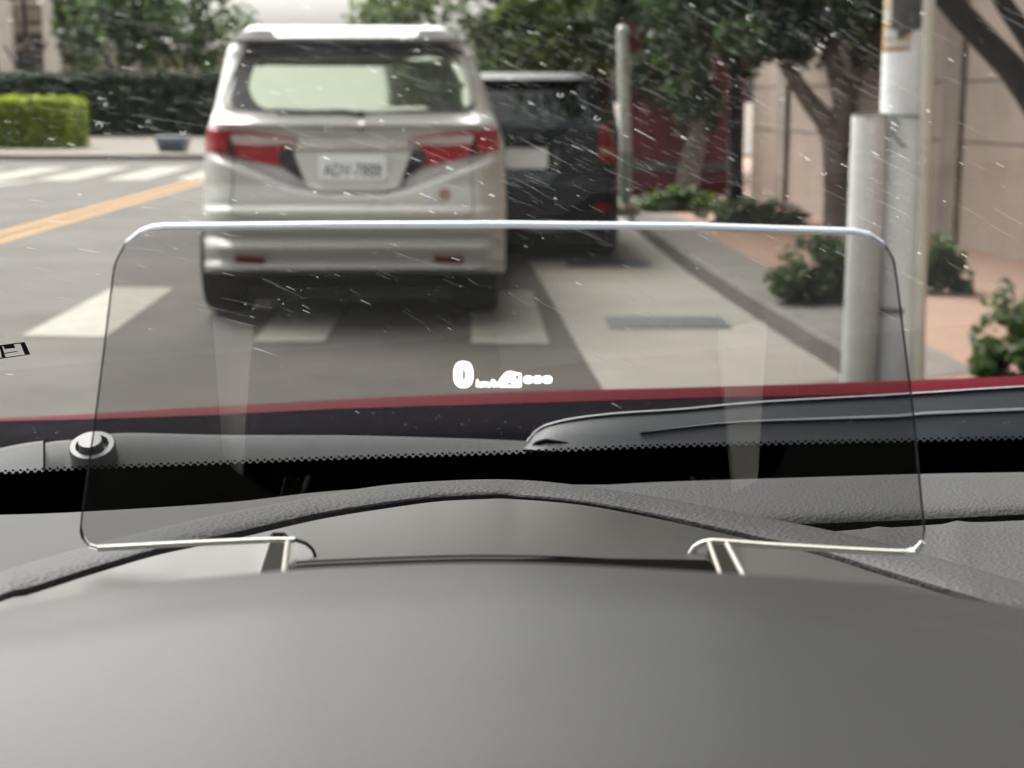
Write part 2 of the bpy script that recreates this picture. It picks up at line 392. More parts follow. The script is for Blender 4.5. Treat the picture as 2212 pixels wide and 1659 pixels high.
far_tree(930, 60, 0, 3.0, 'airy green tree above the right end of the silver van roof', [LM, LL, LO], name='airy_tree', zc=4.0, tr=.14, bark='bark')

# left: clipped hedges
def hedge(name, x0, x1, y0, y1, h, label, core, mats, n, size, cat='hedge', z=.1):
    t = thing(name, ((x0 + x1) / 2, (y0 + y1) / 2, z), label, cat)
    m = MB(); m.box(((x0 + x1) / 2, (y0 + y1) / 2, z + h / 2 - .02), (x1 - x0 - .1, y1 - y0 - .1, h - .08)); m.build('core', core, t)
    m = MB()
    for _ in range(n):
        f = random.random()
        if f < .72: p = Vector((random.uniform(x0, x1), y0 + random.gauss(0, .04), random.uniform(z, z + h)))
        elif f < .9: p = Vector((random.uniform(x0, x1), random.uniform(y0, y1), z + h + random.gauss(0, .04)))
        else: p = Vector((x1 + random.gauss(0, .04), random.uniform(y0, y1), random.uniform(z, z + h)))
        leaves(m, p, (.03, .03, .03), 1, size, len(mats))
    m.build('foliage', mats, t)
    return t
hx0, hx1 = at_y(-90, 300, 39).x, at_y(155, 300, 39).x
hedge('clipped_hedge', hx0, hx1, 39, 40.6, 1.2, 'bright lime green box clipped hedge at the far kerb', M['hedge_lime_core'], [M['leaf_hedge'], M['leaf_hedge'], M['leaf_hedge2']], 5200, .06)
hx0, hx1 = at_y(-900, 200, 52).x, at_y(640, 200, 52).x
hedge('dark_hedge', hx0, hx1, 52, 54, 2.0, 'long dark green hedge running behind the lime hedge to the silver van', M['hedge_core'], [LD, LD, M['leaf_dark']], 16000, .11)

# utility box on the far pavement
p0, p1 = at_y(338, 325, 36), at_y(412, 325, 36); cx = (p0.x + p1.x) / 2; wd = p1.x - p0.x
t = thing('planter_box', (cx, 36, .1), 'small pale blue grey trough at the far kerb beside the silver van', 'planter')
m = MB(); z0, z1 = .1, at_y(338, 296, 36).z + .02
m.add([(cx - wd * .36, 35.8, z0), (cx + wd * .36, 35.8, z0), (cx + wd * .5, 35.75, z1), (cx - wd * .5, 35.75, z1), (cx - wd * .36, 36.2, z0), (cx + wd * .36, 36.2, z0), (cx + wd * .5, 36.25, z1), (cx - wd * .5, 36.25, z1)],
      [(0, 1, 2, 3), (5, 4, 7, 6), (4, 0, 3, 7), (1, 5, 6, 2), (4, 5, 1, 0), (3, 2, 6, 7)]); m.build('trough', M['box_blue'], t, bevel=.01)
m = MB(); m.box((cx, 35.765, z0 + (z1 - z0) * .42), (wd * .6, .04, (z1 - z0) * .5)); m.build('front_panel', M['box_dark'], t)

# pale building far left
bx0, bx1 = at_y(-260, 100, 70).x, at_y(225, 100, 70).x
t = thing('pale_building', ((bx0 + bx1) / 2, 71, -.05), 'pale building with a white column behind the hedges at far left', 'building')
m = MB(); m.box(((bx0 + bx1) / 2, 74, 4.5), (bx1 - bx0, 6, 9.1)); m.build('wall', M['brown'], t)
for u, wpx in ((113, 30), (14, 30), (-120, 30)):
    q = at_y(u, 100, 69.6); m = MB(); ww = wpx * 69.6 / FPX
    m.box((q.x, 69.6, 4.2), (ww, .6, 8.5)); m.box((q.x, 69.6, .35), (ww * 1.3, .75, .8)); m.build('column', M['column'], t)
for u0, u1, v0, v1 in ((30, 72, 108, 160), (140, 178, 100, 160), (35, 88, 10, 45), (135, 205, 20, 55), (-100, -10, 90, 160)):
    a, c = at_y(u0, v0, 70.96), at_y(u1, v1, 70.96); m = MB()
    m.box(((a.x + c.x) / 2, 70.97, (a.z + c.z) / 2), (c.x - a.x, .1, a.z - c.z)); f = m.build('window', M['blue_glass'] if u0 in (30, -100) else M['tan'], t)
    m = MB(); m.box(((a.x + c.x) / 2, 70.93, a.z + .1), (c.x - a.x + .3, .2, .18)); m.build('lintel', M['column'], f)
m = MB(); q = at_y(60, 62, 70); m.box(((bx0 + bx1) / 2, 70.7, q.z), (bx1 - bx0 + .1, .9, .35)); m.build('balcony_ledge', M['tan'], t)
# tan house seen between the two black trunks
bx0, bx1 = at_y(236, 100, 84).x, at_y(700, 100, 84).x
t = thing('tan_house', ((bx0 + bx1) / 2, 85, -.05), 'tan house glimpsed between the dark trunks over the long hedge', 'house')
m = MB(); m.box(((bx0 + bx1) / 2, 87, 1.9), (bx1 - bx0, 6, 3.9)); m.build('wall', M['tan'], t)
m = MB(); m.add([(bx0 - .4, 83.6, 3.8), (bx1 + .4, 83.6, 3.8), (bx1 + .4, 90.4, 3.8), (bx0 - .4, 90.4, 3.8), (bx0 + 1, 87, 4.9), (bx1 - 1, 87, 4.9)],
               [(0, 1, 5, 4), (2, 3, 4, 5), (1, 2, 5), (3, 0, 4), (3, 2, 1, 0)]); m.build('roof', M['brown'], t)
for u0 in (300, 430, 560):
    a, c = at_y(u0, 118, 83.97), at_y(u0 + 36, 146, 83.97); m = MB(); m.box(((a.x + c.x) / 2, 83.98, (a.z + c.z) / 2), (c.x - a.x, .1, a.z - c.z)); m.build('window', M['blue_glass'], t)

# right: trees on the brick pavement
def G(u, v): p = at_z(u, v, .118); return (p.x, p.y)
def TP(u, v, y): p = at_y(u, v, y); return tuple(p)
x, y = G(1590, 470)
tree('pavement_tree', (x, y, .118), 'dark straight slim tree standing left of the pale wall', [([(x, y, .1), TP(1588, 300, y), TP(1585, 140, y), TP(1570, -80, y)], [.085, .07, .06, .04]),
     ([TP(1586, 170, y), TP(1640, 160, y)], [.025, .02]), ([TP(1585, 140, y), TP(1500, 0, y)], [.04, .02])],
     [(TP(1560, 40, y), (.75, .6, .42), 30, 60, .055), (TP(1480, 200, y), (.32, .3, .45), 12, 45, .05), ((2.6, y, 5.4), (2.0, 2.2, 1.7), 60, 70, .12), (TP(1570, -90, y), (1.3, 1, .5), 30, 60, .07), (TP(1618, 155, y), (.13, .15, .07), 3, 25, .04)],
     [LD, LD, LM], M['bark_black'], 'trees on the brick pavement')
x, y = G(1812, 492)
tree('pavement_tree', (x, y, .118), 'grey brown forked tree with a leaning limb just left of the utility pole', [([(x, y, .1), TP(1808, 380, y), TP(1795, 280, y), TP(1745, 215, y), TP(1690, 120, y), TP(1650, -40, y)], [.15, .12, .11, .08, .065, .05]),
     ([TP(1808, 330, y), TP(1822, 220, y), TP(1790, 100, y), TP(1760, -50, y)], [.12, .1, .08, .06]), ([TP(1820, 250, y), TP(1860, 120, y), TP(1890, 0, y)], [.07, .05, .04])],
     [(TP(1700, 30, y), (.6, .8, .40), 28, 60, .05), (TP(1830, 20, y), (.55, .7, .50), 26, 60, .05), ((4.0, y - .8, 5.6), (2.6, 2.4, 1.9), 60, 70, .12), (TP(1750, -110, y), (1.6, 1, .5), 24, 60, .07), (TP(1690, 100, y), (.25, .3, .2), 7, 40, .05), (TP(1660, 70, y), (.34, .3, .26), 12, 45, .045), (TP(1860, 110, y), (.2, .2, .3), 7, 40, .045)],
     [LD, LM, LD, LO], M['bark_light'], 'trees on the brick pavement')
x, y = G(1480, 425)
tree('pavement_tree', (x, y, .118), 'grey leaning tree trunk in front of the red panel fence', [([(x, y, .1), TP(1498, 330, y), TP(1522, 230, y), TP(1530, 120, y), TP(1540, 0, y)], [.16, .13, .10, .08, .05]),
     ([TP(1514, 260, y), TP(1470, 180, y)], [.05, .03])],
     [(TP(1430, 130, y), (.42, .4, .5), 16, 60, .06), (TP(1500, 50, y), (.7, .6, .5), 22, 60, .06)], [LD, LD, LM], M['bark_light'], 'trees on the brick pavement')
y = 9.2
tree('leaning_tree', (TP(2400, 560, y)[0], y, .118), 'black leaning trunk crossing the top right corner in front of the pale wall',
     [([(TP(2420, 560, y)[0], y, .08), TP(2330, 400, y), TP(2212, 185, y), TP(2130, 90, y), TP(2040, -10, y), TP(1900, -200, y), TP(1700, -420, y - .4)], [.12, .1, .082, .078, .075, .06, .04]),
      ([TP(2300, 330, y), TP(2240, 120, y), TP(2150, -30, y), TP(2100, -260, y)], [.07, .06, .05, .03])],
     [((.62, 5.4, 6.7), (1.0, 1.3, .55), 80, 80, .12, 3, None, (.3, .5)), ((2.6, 5.2, 7.0), (2.6, 3.0, 1.1), 70, 70, .13), ((3.2, 8.5, 6.4), (2.4, 2.2, 1.2), 50, 70, .13), ((4.6, 2.0, 6.6), (2.6, 3.0, 1.3), 50, 70, .13)], [LD, LM, LD], M['bark_black'])
# big trees beyond the parked dark car
x = at_y(1330, 300, 27).x
tree('leafy_tree', (x, 27, .118), 'large leafy tree behind the dark parked car and the pale green post', [([(x, 27, .1), TP(1310, 250, 27), TP(1290, 120, 27), TP(1240, -60, 27)], [.2, .17, .14, .09])],
     [(TP(1220, 60, 27), (1.5, 1.4, .8), 46, 70, .10), (TP(1340, 20, 26), (1.0, 1, .9), 34, 70, .10), (TP(1110, 130, 27), (.9, 1, .5), 20, 60, .09), (TP(1250, -90, 27), (2.6, 1.4, .7), 30, 60, .12)], [LM, LL, LO, LM], M['bark'])
x = at_y(1440, 300, 24).x
tree('leafy_tree', (x, 24, .118), 'dense dark tree over the red panel fence', [([(x, 24, .1), TP(1420, 200, 24), TP(1400, 0, 24)], [.16, .14, .1])],
     [(TP(1430, 20, 24), (.9, 1, .7), 34, 60, .09), (TP(1560, 30, 24), (1.3, 1, .8), 34, 60, .09), ((3.6, 24, 6.2), (3.0, 2.4, 2.6), 50, 70, .16), (TP(1480, -120, 24), (2.2, 1, .8), 30, 60, .11)], [LD, LM, LD], M['bark_black'])
# shrubs
def shrub(name, u0, u1, vb, vt, label, mats, n=420, size=.04, group='shrubs on the brick pavement', cat='shrub'):
    a, c = at_z(u0, vb, .118), at_z(u1, vb, .118); x, y = (a.x + c.x) / 2, a.y; h = (vb - vt) / FPX * y; wd = (c.x - a.x) / 2
    t = thing(name, (x, y, .118), label, cat, group)
    m = MB()
    for k in range(9):
        g = k / 9 * 2 * pi; m.tube([(x + cos(g) * wd * .1, y + sin(g) * .05, .10), (x + cos(g) * wd * .6, y + sin(g) * wd * .4, .118 + h * .7)], [.008, .004], 5)
    m.build('stem', M['bark'], t)
    m = MB()
    for k in range(26):
        g = random.uniform(-1, 1); hh = (1 - g * g * .75) * random.uniform(.12, .85); sp = random.uniform(.14, .26)
        leaves(m, (x + g * wd * .9, y + random.uniform(-.5, .5) * min(wd, .35), .118 + h * hh), (wd * sp, min(wd, .3) * .4, h * sp * .9), int(n / 5), size * .62, len(mats), shell=.9)
    for k in range(60):                        # loose sprigs standing out of the mass
        g = random.uniform(-1, 1); z_ = .118 + h * (1 - g * g * .6) * random.uniform(.75, 1.12)
        leaves(m, (x + g * wd * 1.02, y + random.uniform(-.1, .1), z_), (size * .5, size, size * .9), 5, size * .6, len(mats))
    m.build('foliage', mats, t)
    return t
LB = M['leaf_bush']
shrub('shrub', 1655, 1900, 650, 512, 'rounded dark shrub left of the utility pole by the kerb', [LB, LM, LO], 1300)
shrub('shrub', 1960, 2090, 632, 520, 'small green shrub just right of the utility pole', [LB, LL, LM], 800)
shrub('shrub', 2085, 2420, 812, 610, 'green shrub at the right edge of the picture above the bonnet', [M['leaf_mid'], LL, LB], 900, .045)
shrub('low_shrub', 1500, 1745, 492, 435, 'low dark shrub around the foot of the slim dark tree', [LD, LB, LO], 520, .05)
shrub('low_shrub', 1370, 1560, 456, 412, 'grass green low shrub beside the pale green post', [M['leaf_mid'], LL, LB], 520, .05)

# right: stucco wall in panels, red panel fence
A, B_ = Vector((3.07, 17.9)), Vector((3.86, 11.65)); d = (B_ - A).normalized(); E = B_ + d * 13; nrm = Vector((-d.y, d.x)) * -1
if nrm.x > 0: nrm = -nrm
t = thing('stucco_wall', (A.x, A.y, .1), 'pale pinkish stucco boundary wall along the brick pavement at right', 'wall')
def wall_box(mb, s0, s1, z0, z1, dep, out_=0.0, m_=0):
    c = A + d * ((s0 + s1) / 2) - nrm * (dep / 2) + nrm * out_
    mb.box((c.x, c.y, (z0 + z1) / 2), (s1 - s0, dep, z1 - z0), m_, math.atan2(d.y, d.x))
m = MB(); wall_box(m, 0, 19, .1, 3.4, .25); m.build('wall', M['stucco'], t)
for s in (1.15, 3.15, 5.5, 8.9, 12.3):
    m = MB(); wall_box(m, s - .16, s + .16, .1, 3.4, .1, .045); m.build('pier', M['stucco_pier'], t)
for z in (.95, 1.42, 2.1):
    m = MB(); wall_box(m, 0, 19, z - .008, z + .008, .1, .004); m.build('joint', M['stucco_joint'], t)
m = MB(); wall_box(m, -.1, 19.1, 3.4, 3.5, .35, .05); m.build('coping', M['stucco_pier'], t)
a, c = at_y(1338, 400, 19), at_y(1602, 400, 19)
t = thing('panel_fence', ((a.x + c.x) / 2, 19, .1), 'dark red panel fence behind the leaning trunk with a grey rail', 'fence')
m = MB(); m.box(((a.x + c.x) / 2, 19.05, 1.15), (c.x - a.x, .06, 2.05)); m.build('panel', M['red_wall'], t)
zr = at_y(1400, 360, 18.98).z
m = MB(); m.box(((a.x + c.x) / 2, 18.99, zr), (c.x - a.x, .07, .1)); m.build('rail', M['grey_rail'], t, bevel=.01)
for k in range(3):
    m = MB(); m.box((a.x + (c.x - a.x) * (.02 + .48 * k), 18.985, 1.15), (.07, .06, 2.1)); m.build('post', M['red_wall'], t, bevel=.005)

# ------------------------------------------------------------------ street furniture
# utility pole with its cable guard and conduit
PY = 6.15; px = at_y(1948, 400, PY).x; pr = 51 / FPX * PY
t = thing('utility_pole', (px, PY, .1), 'stout grey utility pole with torn yellow and black bands at its top', 'pole')
m = MB(); m.tube([(px + .012, PY, .05), (px, PY, 1.2), (px - .02, PY, 3.6), (px - .03, PY, 6.5)], [pr * 1.06, pr * 1.02, pr * .97, pr * .85], 28); m.build('shaft', M['pole'], t, True)
def band(v0, v1, m_, name, a0=0, a1=360, slant=0, rr=1.012):
    z1, z0 = at_y(1948, v0, PY).z, at_y(1948, v1, PY).z; rows = []
    for z in np.linspace(z0, z1, 5):
        rows.append([Vector((px - .004 + cos(R(g)) * pr * rr, PY + sin(R(g)) * pr * rr, z + slant * (g - a0) / (a1 - a0))) for g in np.linspace(a0, a1, 26)])
    q = MB(); q.grid(rows); rows2 = rows[0] + rows[-1][::-1]
    return q.build(name, m_, t, True)
band(-260, 112, M['hazard_y'], 'hazard_band')
band(-120, 95, M['hazard_k'], 'hazard_band', 215, 300, .07, 1.03)
band(-300, -170, M['hazard_k'], 'hazard_band', 200, 330, .07, 1.03)
band(62, 82, M['hazard_w'], 'torn_patch', 190, 232, -.01, 1.045)
band(88, 104, M['hazard_w'], 'torn_patch', 195, 262, .0, 1.045)
band(20, 48, M['hazard_w'], 'torn_patch', 185, 215, .0, 1.045)
band(659, 673, M['strap'], 'strap', 0, 360, 0, 1.05)
gx = at_y(1880, 400, PY - .1).x
m = MB(); zt = at_y(1880, 250, PY - .1).z; rows = []
for z in (.05, .5, zt):
    rows.append([Vector((gx + cos(R(g)) * .068, PY - .04 + sin(R(g)) * .075, z)) for g in np.linspace(150, 390, 20)])
m.grid(rows); m.add(rows[-1], [tuple(range(20))]); m.build('cable_guard', M['guard'], t, True)
m = MB(); m.tube([TP(1985, 252, PY - .12), TP(1930, 250, PY - .125), TP(1900, 246, PY - .13), TP(1845, 248, PY - .13)], .006, 8)
m.tube(smooth([TP(1925, 256, PY - .125), TP(1942, 268, PY - .125), TP(1930, 290, PY - .125), TP(1955, 318, PY - .125)], 12), .0055, 8); m.build('tie_wire', M['strap'], t, True)
cxp = at_y(1992, 400, PY).x
m = MB(); m.tube([TP(1982, 860, PY - .1), TP(1988, 600, PY - .1), TP(1997, 300, PY - .1), TP(2006, 0, PY - .1), TP(2014, -300, PY - .1)], .025, 14); m.build('conduit', M['conduit'], t, True)
# pale green post
x, y = G(1352, 462)
t = thing('street_post', (x, y, .1), 'slim post fading from white to green beside the dark parked car', 'post')
m = MB(); m.tube([TP(1352, 330, y), TP(1348, 200, y), TP(1345, 62, y)], .06, 18); m.build('shaft', M['post_white'], t, True)
m = MB(); m.tube([(x, y, .1), TP(1352, 329, y)], .0615, 18); m.build('sleeve', M['post_green'], t, True)
m = MB(); m.tube([TP(1345, 62, y), TP(1345, 54, y)], [.063, .03], 18); m.build('cap', M['post_white'], t, True)
m = MB(); m.tube([(x, y, .1), (x, y, .2), (x, y, .23)], [.16, .13, .07], 18); m.build('footing', M['post_base'], t, True)
# drain grates in the concrete strip
for (u0, u1, v0, v1, lab) in ((1318, 1556, 683, 709, 'nearer of the two long iron drain grates in the concrete strip'), (1222, 1398, 561, 577, 'farther iron drain grate, close behind the dark parked car')):
    a, c = at_z(u0, v1), at_z(u1, v0); t = thing('drain_grate', ((a.x + c.x) / 2, (a.y + c.y) / 2, 0), lab, 'drain', 'drain grates in the concrete strip')
    m = MB(); m.box(((a.x + c.x) / 2, (a.y + c.y) / 2, -.012), (c.x - a.x, c.y - a.y, .02)); m.build('frame', M['grate'], t)
    m = MB(); k = 16
    for i in range(k): m.box((a.x + (c.x - a.x) * (i + .5) / k, (a.y + c.y) / 2, .0), ((c.x - a.x) / k * .5, (c.y - a.y) * .86, .008))
    m.build('bars', M['grate'], t)

# ------------------------------------------------------------------ vehicles
def vehicle(name, label, yr, lft, rgt, base, curv, v0, v1, length, paint_, bumps=lambda u, v: 0, nrow=130, hood=True):
    """a full car body whose tail is a fine mesh; returns the thing and the tail surface pt(u, v)"""
    def ue(v): return interp(lft, v), interp(rgt, v)
    def pt(u, v):
        l, r = ue(v); tt = max(-1, min(1, (u - (l + r) / 2) / ((r - l) / 2)))
        k = max(0, (abs(tt) - .84) / .16)
        return at_y(u, v, yr + interp(base, v) + curv * tt * tt + .16 * k * k * k + bumps(u, v) * (1 - k))
    mid = pt((lft[-1][1] + rgt[-1][1]) / 2, v1)
    t = thing(name, (mid.x, mid.y + length / 2, 0), label, 'car')
    rows = []
    for i in range(nrow + 1):
        v = v0 + (v1 - v0) * i / nrow; l, r = ue(v); tail = [pt(l + (r - l) * (1 - cos(pi * j / 44)) / 2, v) for j in range(45)]
        a, c = tail[0], tail[-1]; f = i / nrow
        yl = yr + length - (1 - min(1, f / .45)) * length * .3
        side = lambda p, s: [Vector((p.x + s * w_, p.y + (yl - p.y) * k, p.z)) for k, w_ in ((.02, .02), (.08, .03), (.4, .03), (.8, .0), (1, -.14))]
        rows.append(side(a, -1)[::-1] + tail + side(c, 1))
    m = MB(); m.grid(rows); n = len(rows[0]); h = n // 2
    for r_, in ((rows[0],), (rows[-1],)):
        m.add(r_, [(i, i + 1, n - 2 - i, n - 1 - i) for i in range(h - 1)])
    m.add([r_[0] for r_ in rows] + [r_[-1] for r_ in rows], [(i, i + 1, len(rows) + i + 1, len(rows) + i) for i in range(nrow)])
    body = m.build('body', paint_, t, True)
    return t, pt, body
def wheel(t, x, y, r, w_, side):
    m = MB(); prof = [(0, r * .62), (.0, r * .94), (.03, r), (w_ - .03, r), (w_, r * .94), (w_, r * .62)]
    rows = [[Vector((x + side * (w_ / 2 - dx), y + cos(g) * rr, r + sin(g) * rr)) for g in np.linspace(0, 2 * pi, 33)[:-1]] for dx, rr in prof]
    m.grid(rows, close=True); ty = m.build('tyre', M['tyre'], t, True)
    m = MB(); m.tube([(x + side * (w_ / 2 - .02), y, r), (x - side * (w_ / 2 - .02), y, r)], r * .63, 24)
    for k in range(5):
        g = k / 5 * 2 * pi; m.tube([(x + side * (w_ / 2 - .01), y, r), (x + side * (w_ / 2 - .01), y + cos(g) * r * .58, r + sin(g) * r * .58)], .03, 6)
    m.build('rim', M['wheel'], ty, True)
def text_mesh(mb, s, size, fn, m_=0, x0=0, y0=0, sx=1.0):
    """letters from the built-in font, laid by fn(x, y)"""
    c = bpy.data.curves.new('letters', 'FONT'); c.body = s; c.size = size; c.resolution_u = 3; c.align_x = 'LEFT'
    o = bpy.data.objects.new('letters', c); COL.objects.link(o)
    dg = bpy.context.evaluated_depsgraph_get(); me = bpy.data.meshes.new_from_object(o.evaluated_get(dg))
    mb.add([fn(x0 + p.co.x * sx, y0 + p.co.y) for p in me.vertices], [tuple(q.vertices) for q in me.polygons], m_)
    wdt = max((p.co.x for p in me.vertices), default=0) * sx
    bpy.data.objects.remove(o); bpy.data.curves.remove(c); bpy.data.meshes.remove(me)
    return wdt

# silver people carrier
VL = [(56, 545), (66, 530), (80, 514), (110, 493), (226, 467), (284, 449), (323, 443), (452, 441), (590, 443)]
VR = [(56, 945), (66, 962), (80, 984), (117, 1014), (233, 1050), (291, 1073), (323, 1081), (452, 1085), (590, 1083)]
VB = [(56, .95), (60, .34), (64, .225), (70, .19), (80, .155), (86, .135), (90, .135), (93, .24), (128, .24), (238, .085), (244, .08), (254, .01), (266, -.045), (272, -.05), (284, -.03), (300, -.02), (400, -.02), (430, -.04), (444, -.045), (456, -.085), (470, -.08), (506, -.05), (512, -.035), (520, -.085), (534, -.135), (540, -.13), (556, -.095), (563, -.085), (572, -.14), (582, -.15), (590, -.06)]
VLINE = curve_at([(440, 322), (500, 338), (560, 360), (640, 392), (700, 402), (770, 405), (850, 402), (920, 380), (1000, 350), (1085, 325)])
def vb(u, v):
    q = (v - VLINE(u)) / 22.0
    q = 0 if q < 0 else 1 if q > 1 else q * q * (3 - 2 * q)
    return .055 - .11 * q if v < 436 else -.055
van, vpt, vbody = vehicle('silver_van', 'silver white people carrier stopped in the lane ahead, seen from behind', 8.95, VL, VR, VB, .05, 56, 590, 4.6, M['silver'], vb, 150)
VANC = 762
m = MB(); win = rounded([(534, 100), (600, 94), (940, 96), (1002, 112), (1018, 160), (1034, 238), (960, 246), (760, 248), (560, 241), (474, 231), (500, 165)], 26)
patch(m, win, vpt, .006, 18, 26, .03); win_o = m.build('rear_window', M['window_border'], van, True)
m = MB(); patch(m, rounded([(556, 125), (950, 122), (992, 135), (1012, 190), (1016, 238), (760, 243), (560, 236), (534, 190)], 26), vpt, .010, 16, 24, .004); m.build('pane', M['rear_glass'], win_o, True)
m = MB(); patch(m, rounded([(530, 96), (600, 90), (940, 91), (1000, 108), (1006, 126), (930, 123), (600, 124), (526, 127)], 10), vpt, .012, 6, 26, .02); m.build('spoiler_shade_patch', M['black_plastic'], win_o, True)  # black patch stands in for the shade under the spoiler
m = MB(); patch(m, rounded([(512, 74), (540, 64), (960, 64), (988, 76), (1000, 92), (504, 92)], 6), vpt, .02, 16, 30, .06); sp = m.build('roof_spoiler', M['spoiler_grey'], van, True)
m = MB(); patch(m, rounded([(590, 66), (905, 66), (900, 81), (598, 81)], 5), vpt, .026, 10, 24, .02); m.build('spoiler_panel', M['silver'], sp, True)
m = MB(); pts = [vpt(u, v) + Vector((0, -.035, 0)) for u, v in ((780, 247), (745, 241), (640, 242), (600, 244))]; m.tube(pts, [.014, .012, .009, .007], 8)
m.tube([vpt(780, 250) + Vector((0, .0, 0)), vpt(780, 247) + Vector((0, -.045, 0))], [.03, .025], 12); m.build('rear_wiper', M['black_plastic'], van, True)
# tail lamps: red shell, dark corner, clear strip
for s in (0, 1):
    f = (lambda u: u) if s == 0 else (lambda u: 2 * VANC - u)
    P = lambda L: [(f(u), v) for u, v in L]
    m = MB(); patch(m, P([(447, 276), (500, 282), (570, 289), (640, 300), (612, 322), (618, 362), (540, 346), (500, 336), (444, 326)]), vpt, .02, 14, 18, .05); o = m.build('tail_lamp', M['lamp_red'], van, True)
    m = MB(); patch(m, rounded(P([(500, 290), (560, 292), (640, 303), (640, 312), (560, 314), (504, 311)]), 5), vpt, .032, 6, 14, .02); m.build('clear_lens', M['lamp_clear'], o, True)
    m = MB(); patch(m, P([(492, 300), (502, 300), (512, 338), (490, 332)]), vpt, .026, 6, 4, .02); m.build('dark_lens', M['lamp_dark'], o, True)
    m = MB(); patch(m, P([(606, 321), (630, 320), (655, 392), (620, 366), (600, 352)]), vpt, .022, 10, 6, .03); m.build('dark_corner', M['black_plastic'], van, True)
m = MB(); patch(m, rounded([(646, 300), (878, 300), (882, 322), (640, 322)], 6), vpt, .022, 6, 20, .05); m.build('chrome_strip', M['bright_trim'], van, True)
m = MB(); patch(m, rounded([(634, 328), (888, 328), (862, 404), (840, 412), (690, 412), (668, 404)], 8), lambda u, v: vpt(u, v) + Vector((0, -.045 * (v - 328) / 84, 0)), .010, 10, 20, .06); m.build('plate_recess', M['silver'], van, True)
m = MB(); patch(m, rounded([(690, 333), (836, 333), (836, 388), (690, 388)], 4), vpt, .052, 6, 12, .03); plate = m.build('number_plate', M['plate'], van, True)
m = MB()
def on_plate(x, y): return vpt(700 + x, 380 - y) + Vector((0, -.056, 0))
wdt = text_mesh(MB(), 'ADV-7888', 40, on_plate); m = MB(); text_mesh(m, 'ADV-7888', 40, on_plate, sx=126 / wdt); m.build('lettering', M['plate_ink'], plate)
m = MB(); patch(m, rounded([(772, 262), (790, 262), (788, 284), (774, 284)], 5), vpt, .018, 6, 6, .02); m.build('maker_badge', M['chrome'], van, True)
for u in (508, 937):
    m = MB(); patch(m, rounded([(u, 553), (u + 66, 555), (u + 64, 570), (u + 2, 568)], 4), vpt, .015, 4, 8, .03); m.build('reflector', M['lamp_dim'], van, True)
m = MB(); patch(m, rounded([(918, 412), (936, 412), (936, 436), (918, 436)], 3), vpt, .006, 4, 4, .005); m.build('white_sticker', M['sticker_white'], van, True)
m = MB(); patch(m, rounded([(948, 408), (972, 408), (972, 432), (948, 432)], 3), vpt, .006, 4, 4, .005); m.build('orange_sticker', M['sticker_orange'], van, True)
for seam in ([(505, 340), (503, 400), (500, 452), (520, 470), (640, 476), (880, 476), (1000, 470), (1022, 452), (1020, 400), (1018, 345)], [(470, 270), (520, 272), (760, 276), (1000, 272), (1052, 270)]):
    m = MB(); m.tube([vpt(u, v) + Vector((0, .001, 0)) for u, v in [tuple(p)[:2] for p in smooth([(a_, b_, 0) for a_, b_ in seam], 40)]], .0035, 6); m.build('panel_gap', M['black_plastic'], van, True)
for u in (800, 835):
    m = MB(); patch(m, rounded([(u - 7, 424), (u + 7, 424), (u + 7, 436), (u - 7, 436)], 3), vpt, .006, 4, 4, .005); m.build('parking_sensor', M['sticker_white'], van, True)
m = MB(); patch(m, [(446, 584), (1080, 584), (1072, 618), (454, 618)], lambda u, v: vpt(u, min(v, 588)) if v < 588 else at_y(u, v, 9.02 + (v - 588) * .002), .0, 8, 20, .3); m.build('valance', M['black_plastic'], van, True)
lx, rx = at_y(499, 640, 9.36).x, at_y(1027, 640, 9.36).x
m = MB(); m.box(((lx + rx) / 2, 11.25, .20), (rx - lx - .1, 4.1, .22)); m.build('underbody', M['black_plastic'], van)  # hangs lower than a real floor, to block light under the van
for y_ in (9.40, 12.3):
    wheel(van, lx, y_, .32, .26, -1); wheel(van, rx, y_, .32, .26, 1)
for u in (560, 925):
    m = MB(); a = at_y(u, 62, 9.9); m.tube([(a.x, 9.75, a.z - .05), (a.x, 9.85, a.z + .012), (a.x, 11.6, a.z + .012), (a.x, 11.7, a.z - .05)], .014, 8); m.build('roof_rail', M['chrome'], van, True)
# flank windows of the van
for s, L_ in ((-1, VL), (1, VR)):
    for k in range(2):
        z0, z1 = 1.02, 1.46; q = MB(); xx = []
        for z, v in ((z0, 262), (z1, 120)):
            e = vpt(interp(L_, v), v); xx.append(e.x + s * .034)
        y0 = 9.75 + k * 1.35; q.add([(xx[0], y0, z0), (xx[0], y0 + 1.2, z0), (xx[1], y0 + 1.05, z1), (xx[1], y0 + .15, z1)], [(0, 1, 2, 3)])
        q.build('side_window', M['glass_dark'], van)

# dark grey car parked on the concrete strip
DL = [(157, 960), (172, 925), (260, 905), (340, 898), (470, 898), (530, 902)]
DR = [(157, 1235), (164, 1262), (175, 1278), (260, 1303), (285, 1322), (340, 1333), (470, 1333), (530, 1328)]
DB = [(157, .7), (160, .27), (166, .20), (172, .16), (176, .2), (262, .03), (276, -.02), (300, -.03), (375, -.03), (392, -.05), (400, -.09), (470, -.10), (486, -.06), (530, -.02)]
dark, dpt, dbody = vehicle('dark_car', 'dark grey car parked half on the concrete strip, right of the silver van', 12.4, DL, DR, DB, .05, 157, 530, 4.3, M['grey_paint'], nrow=90)
m = MB(); patch(m, rounded([(950, 176), (1255, 176), (1276, 192), (1292, 250), (1285, 264), (930, 264)], 16), dpt, .008, 10, 20, .02); m.build('rear_window', M['glass_dark'], dark, True)
m = MB(); patch(m, rounded([(950, 160), (1240, 160), (1262, 171), (1255, 175), (950, 175)], 4), dpt, .07, 4, 20, .1); m.build('spoiler', M['grey_paint'], dark, True)
